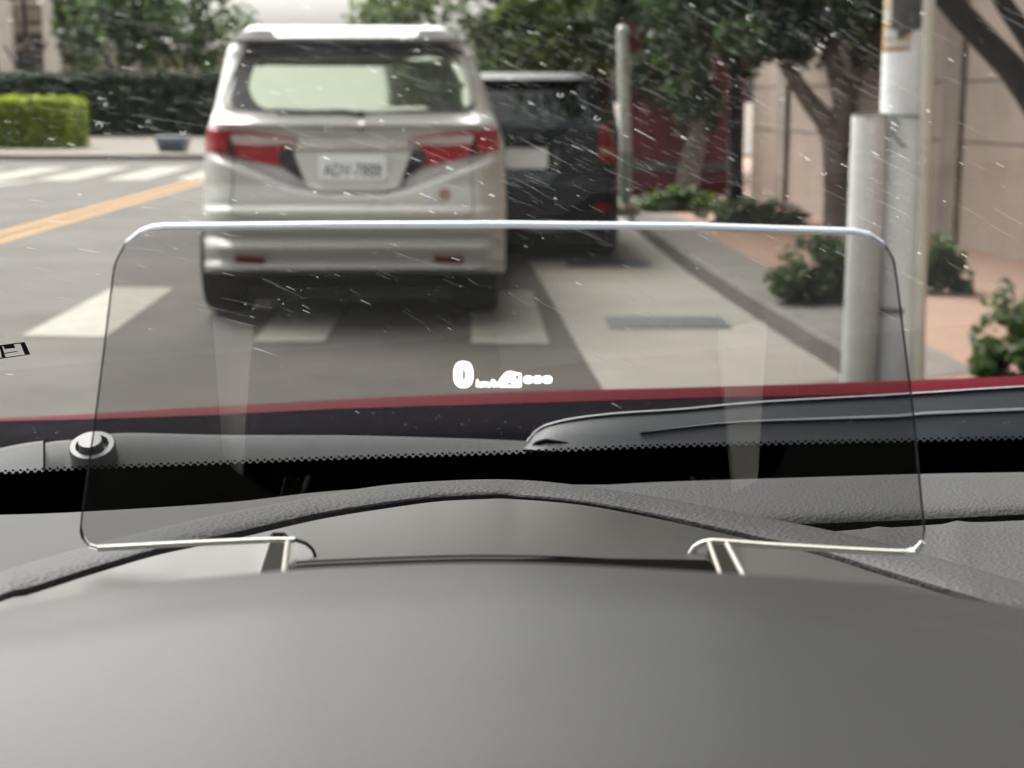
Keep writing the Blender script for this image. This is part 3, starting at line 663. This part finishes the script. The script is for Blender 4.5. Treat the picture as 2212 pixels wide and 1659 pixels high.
for s in (0, 1):
    f = (lambda u: u) if s == 0 else (lambda u: 2 * 1115 - u)
    P = lambda L: [(f(u), v) for u, v in L]
    m = MB(); patch(m, P([(1304, 266), (1318, 275), (1334, 330), (1334, 357), (1294, 350), (1293, 290)]), dpt, .02, 12, 8, .05); o = m.build('tail_lamp', M['lamp_dim'], dark, True)
    m = MB(); patch(m, P([(1297, 316), (1326, 318), (1328, 340), (1298, 338)]), dpt, .026, 4, 6, .02); m.build('amber_lens', M['sticker_orange'], o, True)
    m = MB(); patch(m, rounded(P([(1285, 440), (1318, 440), (1316, 456), (1284, 456)]), 4), dpt, .014, 4, 6, .03); m.build('reflector', M['lamp_dim'], dark, True)
m = MB(); patch(m, rounded([(1092, 319), (1183, 319), (1183, 364), (1092, 364)], 3), dpt, .02, 4, 10, .02); o = m.build('number_plate', M['plate'], dark, True)
m = MB(); patch(m, rounded([(1075, 312), (1215, 312), (1215, 318), (1075, 318)], 2), dpt, .035, 3, 10, .03); m.build('plate_strip', M['grey_paint'], dark, True)
m = MB(); patch(m, rounded([(1194, 320), (1210, 320), (1210, 364), (1194, 364)], 2), dpt, .012, 4, 4, .02); m.build('plate_bracket', M['grey_trim'], dark, True)
m = MB(); patch(m, rounded([(1085, 366), (1210, 366), (1190, 394), (1088, 394)], 4), dpt, .010, 4, 8, .02); m.build('handle_ledge', M['grey_trim'], dark, True)
m = MB(); patch(m, rounded([(900, 474), (1332, 474), (1326, 530), (904, 530)], 6), dpt, .02, 8, 20, .3); m.build('bumper', M['black_plastic'], dark, True)
m = MB(); patch(m, rounded([(1120, 487), (1250, 487), (1244, 500), (1124, 500)], 4), dpt, .03, 4, 10, .02); m.build('bumper_plate', M['chrome'], dark, True)
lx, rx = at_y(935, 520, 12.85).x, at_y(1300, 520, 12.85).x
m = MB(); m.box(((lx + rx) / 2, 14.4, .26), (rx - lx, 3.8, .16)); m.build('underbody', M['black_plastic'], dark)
for y_ in (12.9, 15.5):
    wheel(dark, lx, y_, .31, .22, -1); wheel(dark, rx, y_, .31, .22, 1)

# ------------------------------------------------------------------ the red car the picture is taken from
car = thing('red_car', (.3, 0, 0), 'red car seen from its driver seat, with grey dashboard, windscreen, wipers and head up display', 'car')
TS = tan(R(28)); PA = at_y(100, 1016, .74); PBp = at_y(2000, 955, .80)
SLX = ((PBp.z - PA.z) + TS * (PBp.y - PA.y)) / (PBp.x - PA.x)
GN = Vector((-SLX, TS, 1)).normalized()       # outward normal of the windscreen
def scr(u, v, off=0.0):                       # point of the windscreen, off metres outside it
    dd = ray(u, v); k = GN.dot(PA + GN * off - CAM) / GN.dot(dd); return CAM + dd * k
GX = Vector((1, 0, SLX)).normalized(); GYv = GN.cross(GX).normalized()
def zscr(x, y): return PA.z - TS * (y - PA.y) + SLX * (x - PA.x)
m = MB(); rows = []
for y in np.linspace(.98, .02, 14): rows.append([Vector((x, y, zscr(x, y))) for x in np.linspace(-.62, 1.05, 16)])
m.grid(rows); glass = m.build('windscreen', M['screen'], car, True)
# ceramic border with its dotted rim
FR = curve_at([(-300, 1035), (0, 1024), (195, 1014), (467, 1004), (740, 993), (1106, 981), (1350, 970), (1640, 962), (1960, 955), (2212, 950), (2500, 946), (4200, 925)])
us = np.linspace(-300, 4200, 90)
m = MB(); m.grid([[scr(u, FR(u) + dv, -.002) for u in us] for dv in (0, 20, 60, 130, 220)]); m.build('ceramic_border', M['frit'], glass)
m = MB(); u = -60.0; k = 0
while u < 2600:
    for row, (rad, dv) in enumerate(((4.0, -1.2), (2.5, -6.5))):
        uu = u + (8 if row else 0); v = FR(uu) + dv
        m.add([scr(uu + rad * 1.35 * cos(g), v + rad * sin(g) * .95, -.002) for g in np.linspace(0, 2 * pi, 9)[:-1]], [tuple(range(8))])
    u += 16
m.build('ceramic_dots', M['frit'], glass)
# printed mark at the left edge of the glass
m = MB()
def sq(pts, mi=0, off=-.0025): m.add([scr(*[p_ for p_ in (c_[0] * .0595, 702.2 + c_[1] * .0595)], off) for c_ in pts], [tuple(range(len(pts)))], mi)
sq([(-900, 850), (895, 610), (910, 650), (-890, 900)]); sq([(-800, 1300), (1090, 1040), (1100, 1070), (-790, 1345)])
sq([(735, 650), (895, 612), (1100, 1055), (890, 1055)]); sq([(100, 735), (490, 700), (560, 830), (170, 870)])
sq([(160, 1010), (640, 935), (650, 965), (175, 1045)]); sq([(-10, 750), (70, 745), (205, 1170), (60, 1190)]); sq([(-60, 780), (60, 760), (110, 880), (-10, 900)])
m.build('printed_mark', M['ink'], glass)
# rain and dirt on the glass: more marks than one could count
M['rain'] = mat('dried_rain', (.62, .64, .62), .4, spec=.6)
def rain_material():
    mm = bpy.data.materials.new('rain_film'); mm.use_nodes = True; t_ = mm.node_tree; t_.nodes.clear()
    o = t_.nodes.new('ShaderNodeOutputMaterial'); mx = t_.nodes.new('ShaderNodeMixShader'); mx.inputs[0].default_value = .21
    tr = t_.nodes.new('ShaderNodeBsdfTransparent'); tl = t_.nodes.new('ShaderNodeBsdfTranslucent'); tl.inputs['Color'].default_value = (.50, .52, .50, 1)
    t_.links.new(tr.outputs[0], mx.inputs[1]); t_.links.new(tl.outputs[0], mx.inputs[2]); t_.links.new(mx.outputs[0], o.inputs['Surface']); return mm
def rain_soft():
    mm = rain_material(); mm.name = 'rain_haze'
    [n for n in mm.node_tree.nodes if n.type == 'MIX_SHADER'][0].inputs[0].default_value = .045; return mm
MR, MS = rain_material(), rain_soft()
MF = rain_soft(); MF.name = 'rain_fine'; [n for n in MF.node_tree.nodes if n.type == 'MIX_SHADER'][0].inputs[0].default_value = .055
m = MB(); rs = random.Random(3)
def streak(u, v, L, wpx, mi):
    g = R(8 + 20 * min(1, max(0, (u - 150) / 1200)) + (8 if v > 560 and 550 < u < 1100 else 0) + rs.gauss(0, 2.5))
    dx, dy = cos(g), sin(g); P = []
    n_ = 5
    for i in range(n_):
        s = (i / (n_ - 1) - .35) * L; hw = wpx * (1 - (abs(i / (n_ - 1) - .3) / .72) ** 1.6) * rs.uniform(.8, 1.2) + .15
        P.append((u + dx * s, v + dy * s, hw))
    ring = [scr(a - dy * h_, b_ + dx * h_, .001) for a, b_, h_ in P] + [scr(a + dy * h_, b_ - dx * h_, .001) for a, b_, h_ in P[::-1]]
    nn = len(P); m.add(ring, [(i, i + 1, 2 * nn - 2 - i, 2 * nn - 1 - i) for i in range(nn - 1)], mi)
for _ in range(720):
    u = rs.uniform(0, 2212); v = rs.uniform(-10, 720) if rs.random() < .9 else rs.uniform(500, 900)
    if u > 1950 and rs.random() < .6: continue
    streak(u, v, rs.expovariate(1 / 10.) + 4, rs.uniform(.5, 1.25), 0 if rs.random() < .32 else 1)
for _ in range(1500):                          # very fine scratches, thickest high and right of centre
    u = rs.uniform(0, 2000); v = rs.triangular(-20, 660, 60); streak(u, v, rs.uniform(8, 40), rs.uniform(.3, .8), 2)
for _ in range(150):
    u = rs.uniform(-100, 2212); v = rs.uniform(-30, 700)
    streak(u, v, rs.uniform(40, 150), rs.uniform(.6, 1.7), 1)
for _ in range(60):
    u = rs.uniform(0, 2212); v = rs.uniform(-10, 700) * rs.uniform(.4, 1); streak(u, v, rs.uniform(8, 22), rs.uniform(1.3, 2.8), 0)
for _ in range(150):
    u = rs.uniform(0, 2212); v = rs.uniform(860, 950); streak(u, v, rs.uniform(3, 9), rs.uniform(.6, 1.5), 1)
for (u, v, r_) in [(a_, b_, c_ * .75) for a_, b_, c_ in [(395, 285, 9), (230, 225, 8), (214, 270, 11), (320, 264, 7), (445, 27, 10), (355, 86, 11), (85, 4, 12), (505, 60, 7), (690, 190, 7), (815, 65, 8), (900, 110, 8), (1210, 205, 10), (1100, 168, 9), (1290, 255, 10), (1400, 110, 6), (1620, 38, 12), (1800, 75, 8), (1780, 375, 8), (1690, 215, 7), (495, 130, 8)]]:
    n_ = 14; a0 = rs.uniform(0, 6); sp = rs.uniform(3.6, 5.6); o_ = []; i_ = []
    for k in range(n_ + 1):
        g = a0 + sp * k / n_; o_.append(scr(u + cos(g) * r_, v + sin(g) * r_ * .7, .001)); i_.append(scr(u + cos(g) * r_ * .55, v + sin(g) * r_ * .36, .001))
    m.grid([o_, i_], 0)
tag(m.build('rain_streaks', [MR, MS, MF], glass), None, None, kind='stuff')

# bonnet: only its rear lip shows over the scuttle
HL = curve_at([(-500, 926), (0, 910), (207, 905), (467, 896), (737, 883), (1070, 873), (1474, 860), (1924, 850), (2212, 836), (2800, 812), (4200, 770)])
HU = curve_at([(-500, 915), (0, 903), (207, 893), (483, 877), (737, 863), (1070, 848), (1474, 837), (1841, 826), (2212, 812), (2800, 788), (4200, 745)])
us = np.linspace(-900, 4200, 100); rows = []
rows.append([at_y(u, HL(u) + 30, 1.02) for u in us]); rows.append([at_y(u, HL(u), 1.015) for u in us])
rows.append([at_y(u, HU(u) + (HL(u) - HU(u)) * .45, 1.03) for u in us]); rows.append([at_y(u, HU(u) + (HL(u) - HU(u)) * .08, 1.09) for u in us])
rows.append([at_y(u, HU(u), 1.16) for u in us])
for y, dz in ((1.35, .010), (1.6, .030), (1.9, .075), (2.1, .20), (2.15, .4)):
    rows.append([Vector((at_y(u, HU(u), 1.16).x * (1 + (y - 1.16) * .25), y, at_y(u, HU(u), y).z - dz)) for u in us])
m = MB(); m.grid(rows); m.build('bonnet', M['car_red'], car, True)
# scuttle panel between bonnet and glass
m = MB(); m.grid([[at_y(u, HL(u) + dv, y) for u in us] for dv, y in ((2, 1.0), (30, .97), (60, .94), (120, .92), (190, .90))]); m.build('scuttle', M['cowl'], car, True)
# wipers
def yg(u): return scr(u, FR(u)).y
def wpt(u, v, k, out_=0.0): return at_y(u, v, yg(u) + .055 - .028 * k - out_)
def strip(mb, top, bot, offs, n=60, m_=0):
    """a long moulded strip just beyond the glass between two image curves; offs: (share down its face, metres it bulges towards the cabin)"""
    u0 = max(top[0][0], bot[0][0]); u1 = min(top[-1][0], bot[-1][0]); ft, fb = curve_at(top), curve_at(bot); uu = np.linspace(u0, u1, n)
    mb.grid([[wpt(u, ft(u), 0) + Vector((0, .02, -.004)) for u in uu]] + [[wpt(u, ft(u) + (fb(u) - ft(u)) * k, k, o_) for u in uu] for k, o_ in offs], m_)
w1 = MB(); strip(w1, [(140, 955), (175, 947), (245, 937), (467, 941), (737, 942), (903, 946), (1060, 951), (1145, 955)], [(140, 1045), (245, 1040), (467, 1030), (737, 1015), (903, 1005), (1060, 995), (1145, 985)],
                [(0, 0), (.05, .003), (.3, .004), (.8, .004), (1, .002)])
strip(w1, [(-120, 990), (0, 968), (50, 958), (93, 952)], [(-120, 1060), (0, 1055), (50, 1052), (93, 1050)], [(0, 0), (.06, .006), (.9, .007), (1, .004)], 14)
strip(w1, [(98, 957), (120, 953), (150, 951)], [(98, 1050), (120, 1050), (150, 1048)], [(0, 0), (.06, .003), (.9, .004), (1, .002)], 8)
wip = w1.build('wiper', M['wiper'], car, True)
DN = Vector((0, -.45, .893)); DX = Vector((1, 0, 0)); DYv = DN.cross(DX)
def disc(name, u, v, r, h0, h1, m_, par, hole=0, n=32, bev=.12):
    c0 = wpt(u, v, .5, .004)
    prof = [(r, h0), (r, h1 - (h1 - h0) * bev), (r * (1 - bev * .5), h1), (hole * r if hole else .00001, h1)] + ([(hole * r * .96, h0)] if hole else [])
    q = MB(); q.grid([[c0 + DN * hh + (DX * cos(g) + DYv * sin(g)) * rr for g in np.linspace(0, 2 * pi, n + 1)[:-1]] for rr, hh in prof], close=True)
    return q.build(name, m_, par, True)
PXM = .77 / FPX
disc('pivot_ring', 201, 972, 51 * PXM, -.006, .0035, M['nut'], wip, hole=.72)
disc('pivot_well', 201, 974, 38 * PXM, -.006, .0005, M['wiper_dark'], wip)
disc('pivot_nut', 199, 975, 27 * PXM, -.004, .0075, M['nut'], wip)
w2 = MB()
T2 = [(1132, 966), (1138, 950), (1154, 933), (1177, 918), (1237, 903), (1337, 891), (1474, 882), (1641, 867), (1924, 851), (2212, 833), (2600, 812), (3900, 770)]
B2 = [(1132, 970), (1138, 975), (1154, 976), (1177, 978), (1237, 985), (1337, 990), (1474, 990), (1641, 985), (1924, 985), (2212, 978), (2600, 970), (3900, 945)]
strip(w2, T2, B2, [(0, 0), (.04, .003), (.12, .005), (.5, .006), (.9, .005), (1, .002)], 120)
wip2 = w2.build('wiper', M['wiper_dark'], car, True)
_t2, _b2 = curve_at(T2), curve_at(B2)
def w2pt(u, v, o_): return wpt(u, v, (v - _t2(u)) / (_b2(u) - _t2(u)), o_)
q = MB(); q.grid([[w2pt(u, _t2(u) + dv, o_) for u in np.linspace(1138, 3900, 180)] for dv, o_ in ((-.5, -.002), (0, .004), (2, .0062), (4, .005))]); q.build('top_highlight', M['wiper_highlight'], wip2, True)  # highlight along the top, painted as a paler strip
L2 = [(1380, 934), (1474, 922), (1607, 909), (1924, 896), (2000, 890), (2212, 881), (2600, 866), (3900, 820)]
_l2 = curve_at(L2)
q = MB(); q.grid([[w2pt(u, _l2(u) + dv * min(1, (u - 1370) / 500), o_) for u in np.linspace(1382, 3900, 150)] for dv, o_ in ((-1, .003), (1, .0085), (5, .0085), (7, .004))]); q.build('spine_highlight', M['wiper_highlight'], wip2, True)  # raised line with its highlight painted in paler colour
q = MB(); patch(q, rounded([(1146, 972), (1152, 958), (1175, 950), (1215, 952), (1262, 968), (1262, 976), (1150, 980)], 8), lambda u, v: wpt(u, v, .5, .010), 0, 6, 14, .004); q.build('end_opening', M['void'], wip2, True)
q = MB(); q.tube([wpt(1164, 968, .5, .012), wpt(1256, 965, .5, .012)], .0006, 8); q.build('pin', M['chrome'], wip2, True)

# ------------------------------------------------------------------ dashboard
dash = MB()
ch = lambda pts: curve_at(pts)
# image curves of the moulding lines
CREST = ch([(-300, 1365), (0, 1318), (250, 1272), (550, 1238), (750, 1224), (1106, 1216), (1541, 1236), (1756, 1251), (2006, 1281), (2212, 1312), (2500, 1365)])
CREASE = ch([(-300, 1425), (0, 1369), (300, 1320), (500, 1292), (700, 1276), (1106, 1262), (1506, 1276), (1806, 1308), (2212, 1366), (2500, 1420)])
COVER = ch([(-250, 1400), (10, 1297), (50, 1289), (215, 1236), (350, 1197), (500, 1166), (690, 1122), (850, 1096), (950, 1083), (1050, 1078), (1106, 1078), (1256, 1091), (1406, 1118), (1556, 1151), (1646, 1172), (1756, 1196), (1906, 1243), (2086, 1298), (2400, 1395)])
RIM = ch([(-250, 1312), (0, 1235), (170, 1185), (400, 1127), (600, 1087), (800, 1052), (950, 1039), (1106, 1036), (1256, 1049), (1456, 1080), (1631, 1115), (1726, 1132), (1856, 1160), (2006, 1200), (2131, 1235), (2212, 1260), (2450, 1335)])
def dcover(u): return interp([(-300, .36), (10, .385), (350, .45), (700, .53), (950, .56), (1106, .565), (1400, .53), (1756, .47), (2086, .41), (2400, .37)], u)
us = np.linspace(-300, 2500, 90)
def ycrest(u): return .305 - .02 * ((u - 1106) / 1106) ** 2
rows = []
for k in np.linspace(1, 0, 16):               # near edge to the crease
    row = []
    for u in us:
        yn, yf = .155, ycrest(u) - .03
        y = yn + (yf - yn) * (1 - k); vn = 1950; v = CREASE(u) + (vn - CREASE(u)) * k ** 1.25
        row.append(at_y(u, v, y) + Vector((0, 0, -.0009 if k == 0 else 0)))
    rows.append(row)
for k, bulge in ((.25, .0), (.6, .0), (.85, .0), (1, 0)):
    rows.append([at_y(u, CREASE(u) + (CREST(u) - CREASE(u)) * k, ycrest(u) - .03 * (1 - k)) for u in us])
rows.append([at_y(u, CREST(u), ycrest(u)) + Vector((0, .004, -.004)) for u in us]); rows.append([at_y(u, CREST(u), ycrest(u)) + Vector((0, .004, -.05)) for u in us])
m = MB(); m.grid(rows); m.build('instrument_hood', M['dash_soft'], car, True)
# smooth cover between hood and leather rim, with the display slot
def ycov(u): return interp([(-300, .30), (0, .32), (400, .385), (620, .402), (1550, .402), (1800, .385), (2120, .32), (2500, .30)], u)
def vcov(u): return CREST(u) + interp([(560, 40), (640, -9), (1106, -9), (1530, -26), (1600, 40)], u)   # near edge: over the bay in the middle, behind the hood at the sides
us2 = np.concatenate([np.linspace(-200, 540, 30), np.linspace(560, 660, 14), np.linspace(680, 1500, 36), np.linspace(1510, 1620, 14), np.linspace(1640, 2380, 30)]); rows = []
for k in np.linspace(0, 1, 14):
    row = []
    for u in us2:
        va, ya = vcov(u), ycov(u); vb_, yb = min(COVER(u), va - 1), max(dcover(u), ya + .004)
        row.append(at_y(u, va + (vb_ - va) * k, ya + (yb - ya) * k ** .9))
    rows.append(row)
rows = [[p + Vector((0, .0005, -.05)) for p in rows[0]], [p + Vector((0, -.0006, -.004)) for p in rows[0]]] + rows
rows.append([p + Vector((0, .001, -.006)) for p in rows[-1]])
m = MB(); m.grid(rows); cov = m.build('display_cover', M['dash_cover'], car, True)
def cov_pt(u, v, up=.0006):
    va, ya = vcov(u), ycov(u); vb_, yb = COVER(u), max(dcover(u), ya + .004)
    k = max(0, min(1, (v - va) / (vb_ - va))); return at_y(u, v, ya + (yb - ya) * k ** .9) + Vector((0, 0, up))
m = MB(); m.grid([[cov_pt(u, CREST(u) - 9 + dv) for u in np.linspace(640, 1530, 40)] for dv in (-4, 9)]); m.build('display_slot', M['void'], cov)

# leather rim: a padded roll
us3 = np.linspace(-240, 2440, 110); rows = []
for k, o_ in ((0, -.012), (0, 0), (.12, .0), (.3, .0), (.5, .0), (.7, 0), (.88, 0), (1, 0), (1.0, .01)):
    row = []
    for u in us3:
        v0_, v1_ = COVER(u) - (9 if u < 1106 else 6), RIM(u)
        y = dcover(u) + .006 + .035 * (1 - cos(k * pi / 2)); p = at_y(u, v0_ + (v1_ - v0_) * k, y)
        if o_ < 0: p = p + Vector((0, .004, -.02))
        if o_ > 0: p = p + Vector((0, .012, -.006))
        row.append(p)
    rows.append(row)
rows.append([p + Vector((0, .01, -.05)) for p in rows[-1]])
m = MB(); m.grid(rows); m.build('leather_rim', M['leather'], car, True)
# pads beyond the rim
PT = ch([(-300, 1118), (0, 1112), (170, 1106), (485, 1086), (700, 1062), (900, 1050), (1106, 1046), (1300, 1047), (1456, 1040), (1980, 1024), (2212, 1020), (2600, 1014), (4200, 995)])
usl = np.linspace(-300, 1120, 50)
m = MB(); rows = [[at_y(u, v_, y_) for u in usl] for v_, y_ in ()]
rows = []
for k in np.linspace(0, 1, 8): rows.append([at_y(u, RIM(u) + 40 + (PT(u) - RIM(u) - 40) * k, dcover(u) + .045 + (.67 - dcover(u) - .045) * k) for u in usl])
rows.append([p + Vector((0, .012, -.008)) for p in rows[-1]]); rows.append([p + Vector((0, .02, -.08)) for p in rows[-1]])
m.grid(rows); m.build('dash_pad', M['pad'], car, True)
GU = ch([(1100, 1165), (1300, 1158), (1500, 1148), (1716, 1133), (1996, 1122), (2212, 1111), (2600, 1090), (4200, 1040)])
GL = ch([(1100, 1180), (1300, 1170), (1500, 1158), (1716, 1150), (1796, 1148), (1870, 1142), (1893, 1137), (1915, 1140), (1996, 1135), (2045, 1131), (2072, 1124), (2100, 1128), (2212, 1124), (2600, 1105), (4200, 1056)])
usr = np.linspace(1100, 4200, 110); rows = []
for k in np.linspace(0, 1, 9): rows.append([at_y(u, GU(u) + (PT(u) - GU(u)) * k, .615 + .09 * (1 - cos(k * pi / 2))) for u in usr])
rows = [[p + Vector((0, .01, -.012)) for p in rows[0]]] + rows + [[p + Vector((0, .012, -.008)) for p in rows[-1]], [p + Vector((0, .02, -.08)) for p in rows[-1]]]
m = MB(); m.grid(rows); m.build('dash_pad', M['leather_fine'], car, True)
rows = []
for k in np.linspace(0, 1, 9): rows.append([at_y(u, GL(u) + 190 + (GL(u) - GL(u) - 190) * k, .45 + (.60 - .45) * k) for u in usr])
rows.append([p + Vector((0, .008, -.004)) for p in rows[-1]]); rows.append([p + Vector((0, .01, -.05)) for p in rows[-1]])
m = MB(); m.grid(rows); m.build('dash_pad', M['leather'], car, True)
m = MB(); m.box((.25, .55, 1.0), (1.5, .7, .04)); m.build('gap_backing', M['void'], car)  # black board added below to make the dash gaps dark

# ------------------------------------------------------------------ head up display
CB, CT = at_y(1106, 1190, .425), at_y(1106, 490, .405)
CXv = Vector((1, 0, 0)); CUp = (CT - CB).normalized(); CN = CXv.cross(CUp).normalized()
if CN.y > 0: CN = -CN                          # towards the driver
def cmb(u, v, off=0.0):
    dd = ray(u, v); k = CN.dot(CB + CN * off - CAM) / CN.dot(dd); return CAM + dd * k
OUT = [(352, 492), (700, 488), (1106, 487), (1500, 491), (1845, 502), (1882, 510), (1912, 530), (1930, 560), (1938, 600), (1958, 760), (1975, 900), (1990, 1060), (1999, 1150), (1996, 1175), (1982, 1190), (1950, 1197), (1700, 1184), (1560, 1174),
       (1530, 1174), (1508, 1182), (1495, 1198), (1489, 1216), (1480, 1240), (690, 1240), (682, 1212), (675, 1192), (660, 1178), (636, 1170), (560, 1171), (400, 1178), (210, 1188), (190, 1182), (177, 1166), (172, 1145), (180, 1080), (205, 900), (225, 740), (242, 600), (250, 565), (270, 528), (300, 504), (325, 495)]
t = thing('head_up_display', CB, 'smoked clear head up display panel standing on the dashboard in front of the driver', 'display')
F = [cmb(u, v) for u, v in OUT]; n = len(F); BK = [p - CN * .0024 for p in F]
m = MB(); m.add(F, [tuple(range(n))], 0); panel = m.build('panel', M['combiner'], t)
m = MB()
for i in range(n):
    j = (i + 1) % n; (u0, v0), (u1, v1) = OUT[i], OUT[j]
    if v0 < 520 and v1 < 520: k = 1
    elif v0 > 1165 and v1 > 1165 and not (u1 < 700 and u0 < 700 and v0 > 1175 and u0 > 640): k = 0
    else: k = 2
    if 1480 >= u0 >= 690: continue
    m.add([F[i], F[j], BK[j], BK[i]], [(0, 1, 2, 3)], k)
# rounded lips along the rim so that the edge shows from the front
def lip(idx, mi, r):
    pts = [F[i % n] - CN * .001 for i in idx]; m.tube(smooth(pts, len(pts) * 3), r, 6, mi)
def ribbon(idx, mi, h):
    P = [F[i % n] - CN * .001 for i in idx]
    m.grid([[p + Vector((0, .0009, h)) for p in P], [p + Vector((0, -.0003, h * .55)) for p in P], [p + Vector((0, -.0011, -h)) for p in P]], mi)
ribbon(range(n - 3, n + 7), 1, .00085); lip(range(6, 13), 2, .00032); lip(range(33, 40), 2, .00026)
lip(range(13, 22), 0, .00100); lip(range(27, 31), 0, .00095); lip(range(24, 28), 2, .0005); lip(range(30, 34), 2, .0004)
m.build('rim', [M['edge_lit'], M['edge_lit_blue'], M['edge_dark']], panel)
# lit read-out: 0 km/h, car symbol, three dashes
def hp(x, y): return cmb(x, y, .0004)
m = MB(); o_, i_ = [], []
for g in np.linspace(0, 2 * pi, 41):
    cg, sg = cos(g), sin(g); e = .78
    o_.append(hp(1001 + 20.5 * math.copysign(abs(cg) ** e, cg), 809 + 28 * math.copysign(abs(sg) ** e, sg))); i_.append(hp(1002 + 4.6 * cg, 809.5 + 14 * sg))
m.grid([o_, i_]); m.build('speed_digit', M['hud'], panel)
m = MB(); m.add([cmb(1002 + 6 * cos(g), 809.5 + 15 * sin(g), .0002) for g in np.linspace(0, 2 * pi, 25)[:-1]], [tuple(range(24))]); m.build('digit_glow', M['hud_green'], panel)
m = MB(); wdt = text_mesh(MB(), 'km/h', 22, lambda x, y: hp(1028 + x, 836 - y)); text_mesh(m, 'km/h', 22, lambda x, y: hp(1028 + x, 836 - y), sx=46 / wdt)
text_mesh(m, 'km/h', 22, lambda x, y: hp(1029 + x, 835.4 - y), sx=46 / wdt); m.build('unit_letters', M['hud'], panel)
m = MB()
carpoly = [(1078, 836), (1077, 824), (1084, 814), (1094, 804), (1104, 802), (1113, 805), (1126, 807), (1126, 836)]
q = rounded(carpoly, 4); q2 = [(1101 + (u - 1101) * .84, 820 + (v - 820) * .8) for u, v in q]
m.grid([[hp(*p) for p in q] + [hp(*q[0])], [hp(*p) for p in q2] + [hp(*q2[0])]])
m.add([hp(*p) for p in [(1082, 820), (1120, 820), (1122, 825), (1080, 825)]], [(0, 1, 2, 3)]); m.add([hp(*p) for p in [(1086, 829), (1096, 829), (1096, 836), (1086, 836)]], [(0, 1, 2, 3)])
m.add([hp(*p) for p in [(1106, 826), (1122, 826), (1122, 835), (1106, 835)]], [(0, 1, 2, 3)]); m.add([hp(*p) for p in [(1090, 807), (1112, 807), (1114, 817), (1084, 817)]], [(0, 1, 2, 3)])
m.build('car_symbol', M['hud'], panel)
m = MB()
for u in (1141, 1161.5, 1182.5):
    m.add([hp(u + 9.5 * math.copysign(abs(cos(g)) ** .7, cos(g)), 820 + 7.6 * math.copysign(abs(sin(g)) ** .7, sin(g))) for g in np.linspace(0, 2 * pi, 21)[:-1]], [tuple(range(20))])
m.build('dash_marks', M['hud'], panel)
# arms that carry the panel, coming up out of the dashboard
for pts, lit in (([(600, 1150), (622, 1172), (612, 1240), (556, 1240), (582, 1172)], 0), ([(1526, 1150), (1532, 1174), (1560, 1242), (1612, 1246), (1570, 1176)], 1)):
    (ua, va), (u1, v1), (u2, v2), (u3, v3), (u4, v4) = pts
    ya, yb = .418, .393
    P4 = [at_y(u4, v4, ya), at_y(u1, v1, ya), at_y(u2, v2 + 12, yb), at_y(u3, v3 + 12, yb)]
    if lit: P4 = [at_y(u1, v1, ya), at_y(u4, v4, ya), at_y(u3, v3 + 10, yb), at_y(u2, v2 + 10, yb)]
    m = MB(); m.add(P4 + [p + Vector((0, .003, -.004)) for p in P4], [(0, 1, 2, 3), (7, 6, 5, 4), (0, 3, 7, 4), (1, 5, 6, 2), (0, 4, 5, 1), (3, 2, 6, 7)]); arm = m.build('arm', M['arm_dark'], t)
    m = MB()
    m.tube([P4[0], P4[3]], .0003 if not lit else .0008, 8); m.tube([P4[1], P4[2]], .0009, 8)
    m.build('arm_edge', M['arm_edge'], arm, True)
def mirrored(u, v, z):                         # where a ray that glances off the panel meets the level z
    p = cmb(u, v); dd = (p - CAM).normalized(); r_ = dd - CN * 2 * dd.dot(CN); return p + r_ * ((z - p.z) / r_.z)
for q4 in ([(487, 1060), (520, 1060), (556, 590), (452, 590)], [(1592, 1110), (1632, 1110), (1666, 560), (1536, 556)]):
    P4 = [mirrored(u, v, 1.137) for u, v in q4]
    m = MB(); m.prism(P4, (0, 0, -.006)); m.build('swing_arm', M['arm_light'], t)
m = MB(); m.tube([at_y(576, 1170, .43), at_y(592, 1158, .431), at_y(612, 1158, .431), at_y(624, 1170, .43)], .0012, 8); m.build('hinge', M['arm_dark'], t, True)

# ------------------------------------------------------------------ the rest of the cabin (shades the dashboard)
m = MB(); m.box((.3, -.85, 1.56), (1.44, 1.75, .05)); m.build('roof', M['lining'], car, bevel=.02)
for s, x in ((-1, -.42), (1, 1.02)):
    m = MB(); m.box((x, -.4, .86), (.08, 2.3, .36)); m.build('door', M['door_trim'], car, bevel=.02)
    m = MB(); m.tube([(x, .98, zscr(x, .98) - .02), (x * .98, .02, zscr(x, .02) - .02)], .04, 10); m.build('windscreen_pillar', M['lining'], car, True)
m = MB(); m.box((.3, -1.7, 1.1), (1.44, .1, .9)); m.build('rear_panel', M['lining'], car)
m = MB(); m.box((.75, -.55, 1.0), (.48, .14, .75)); m.build('passenger_seat', M['door_trim'], car, bevel=.05)
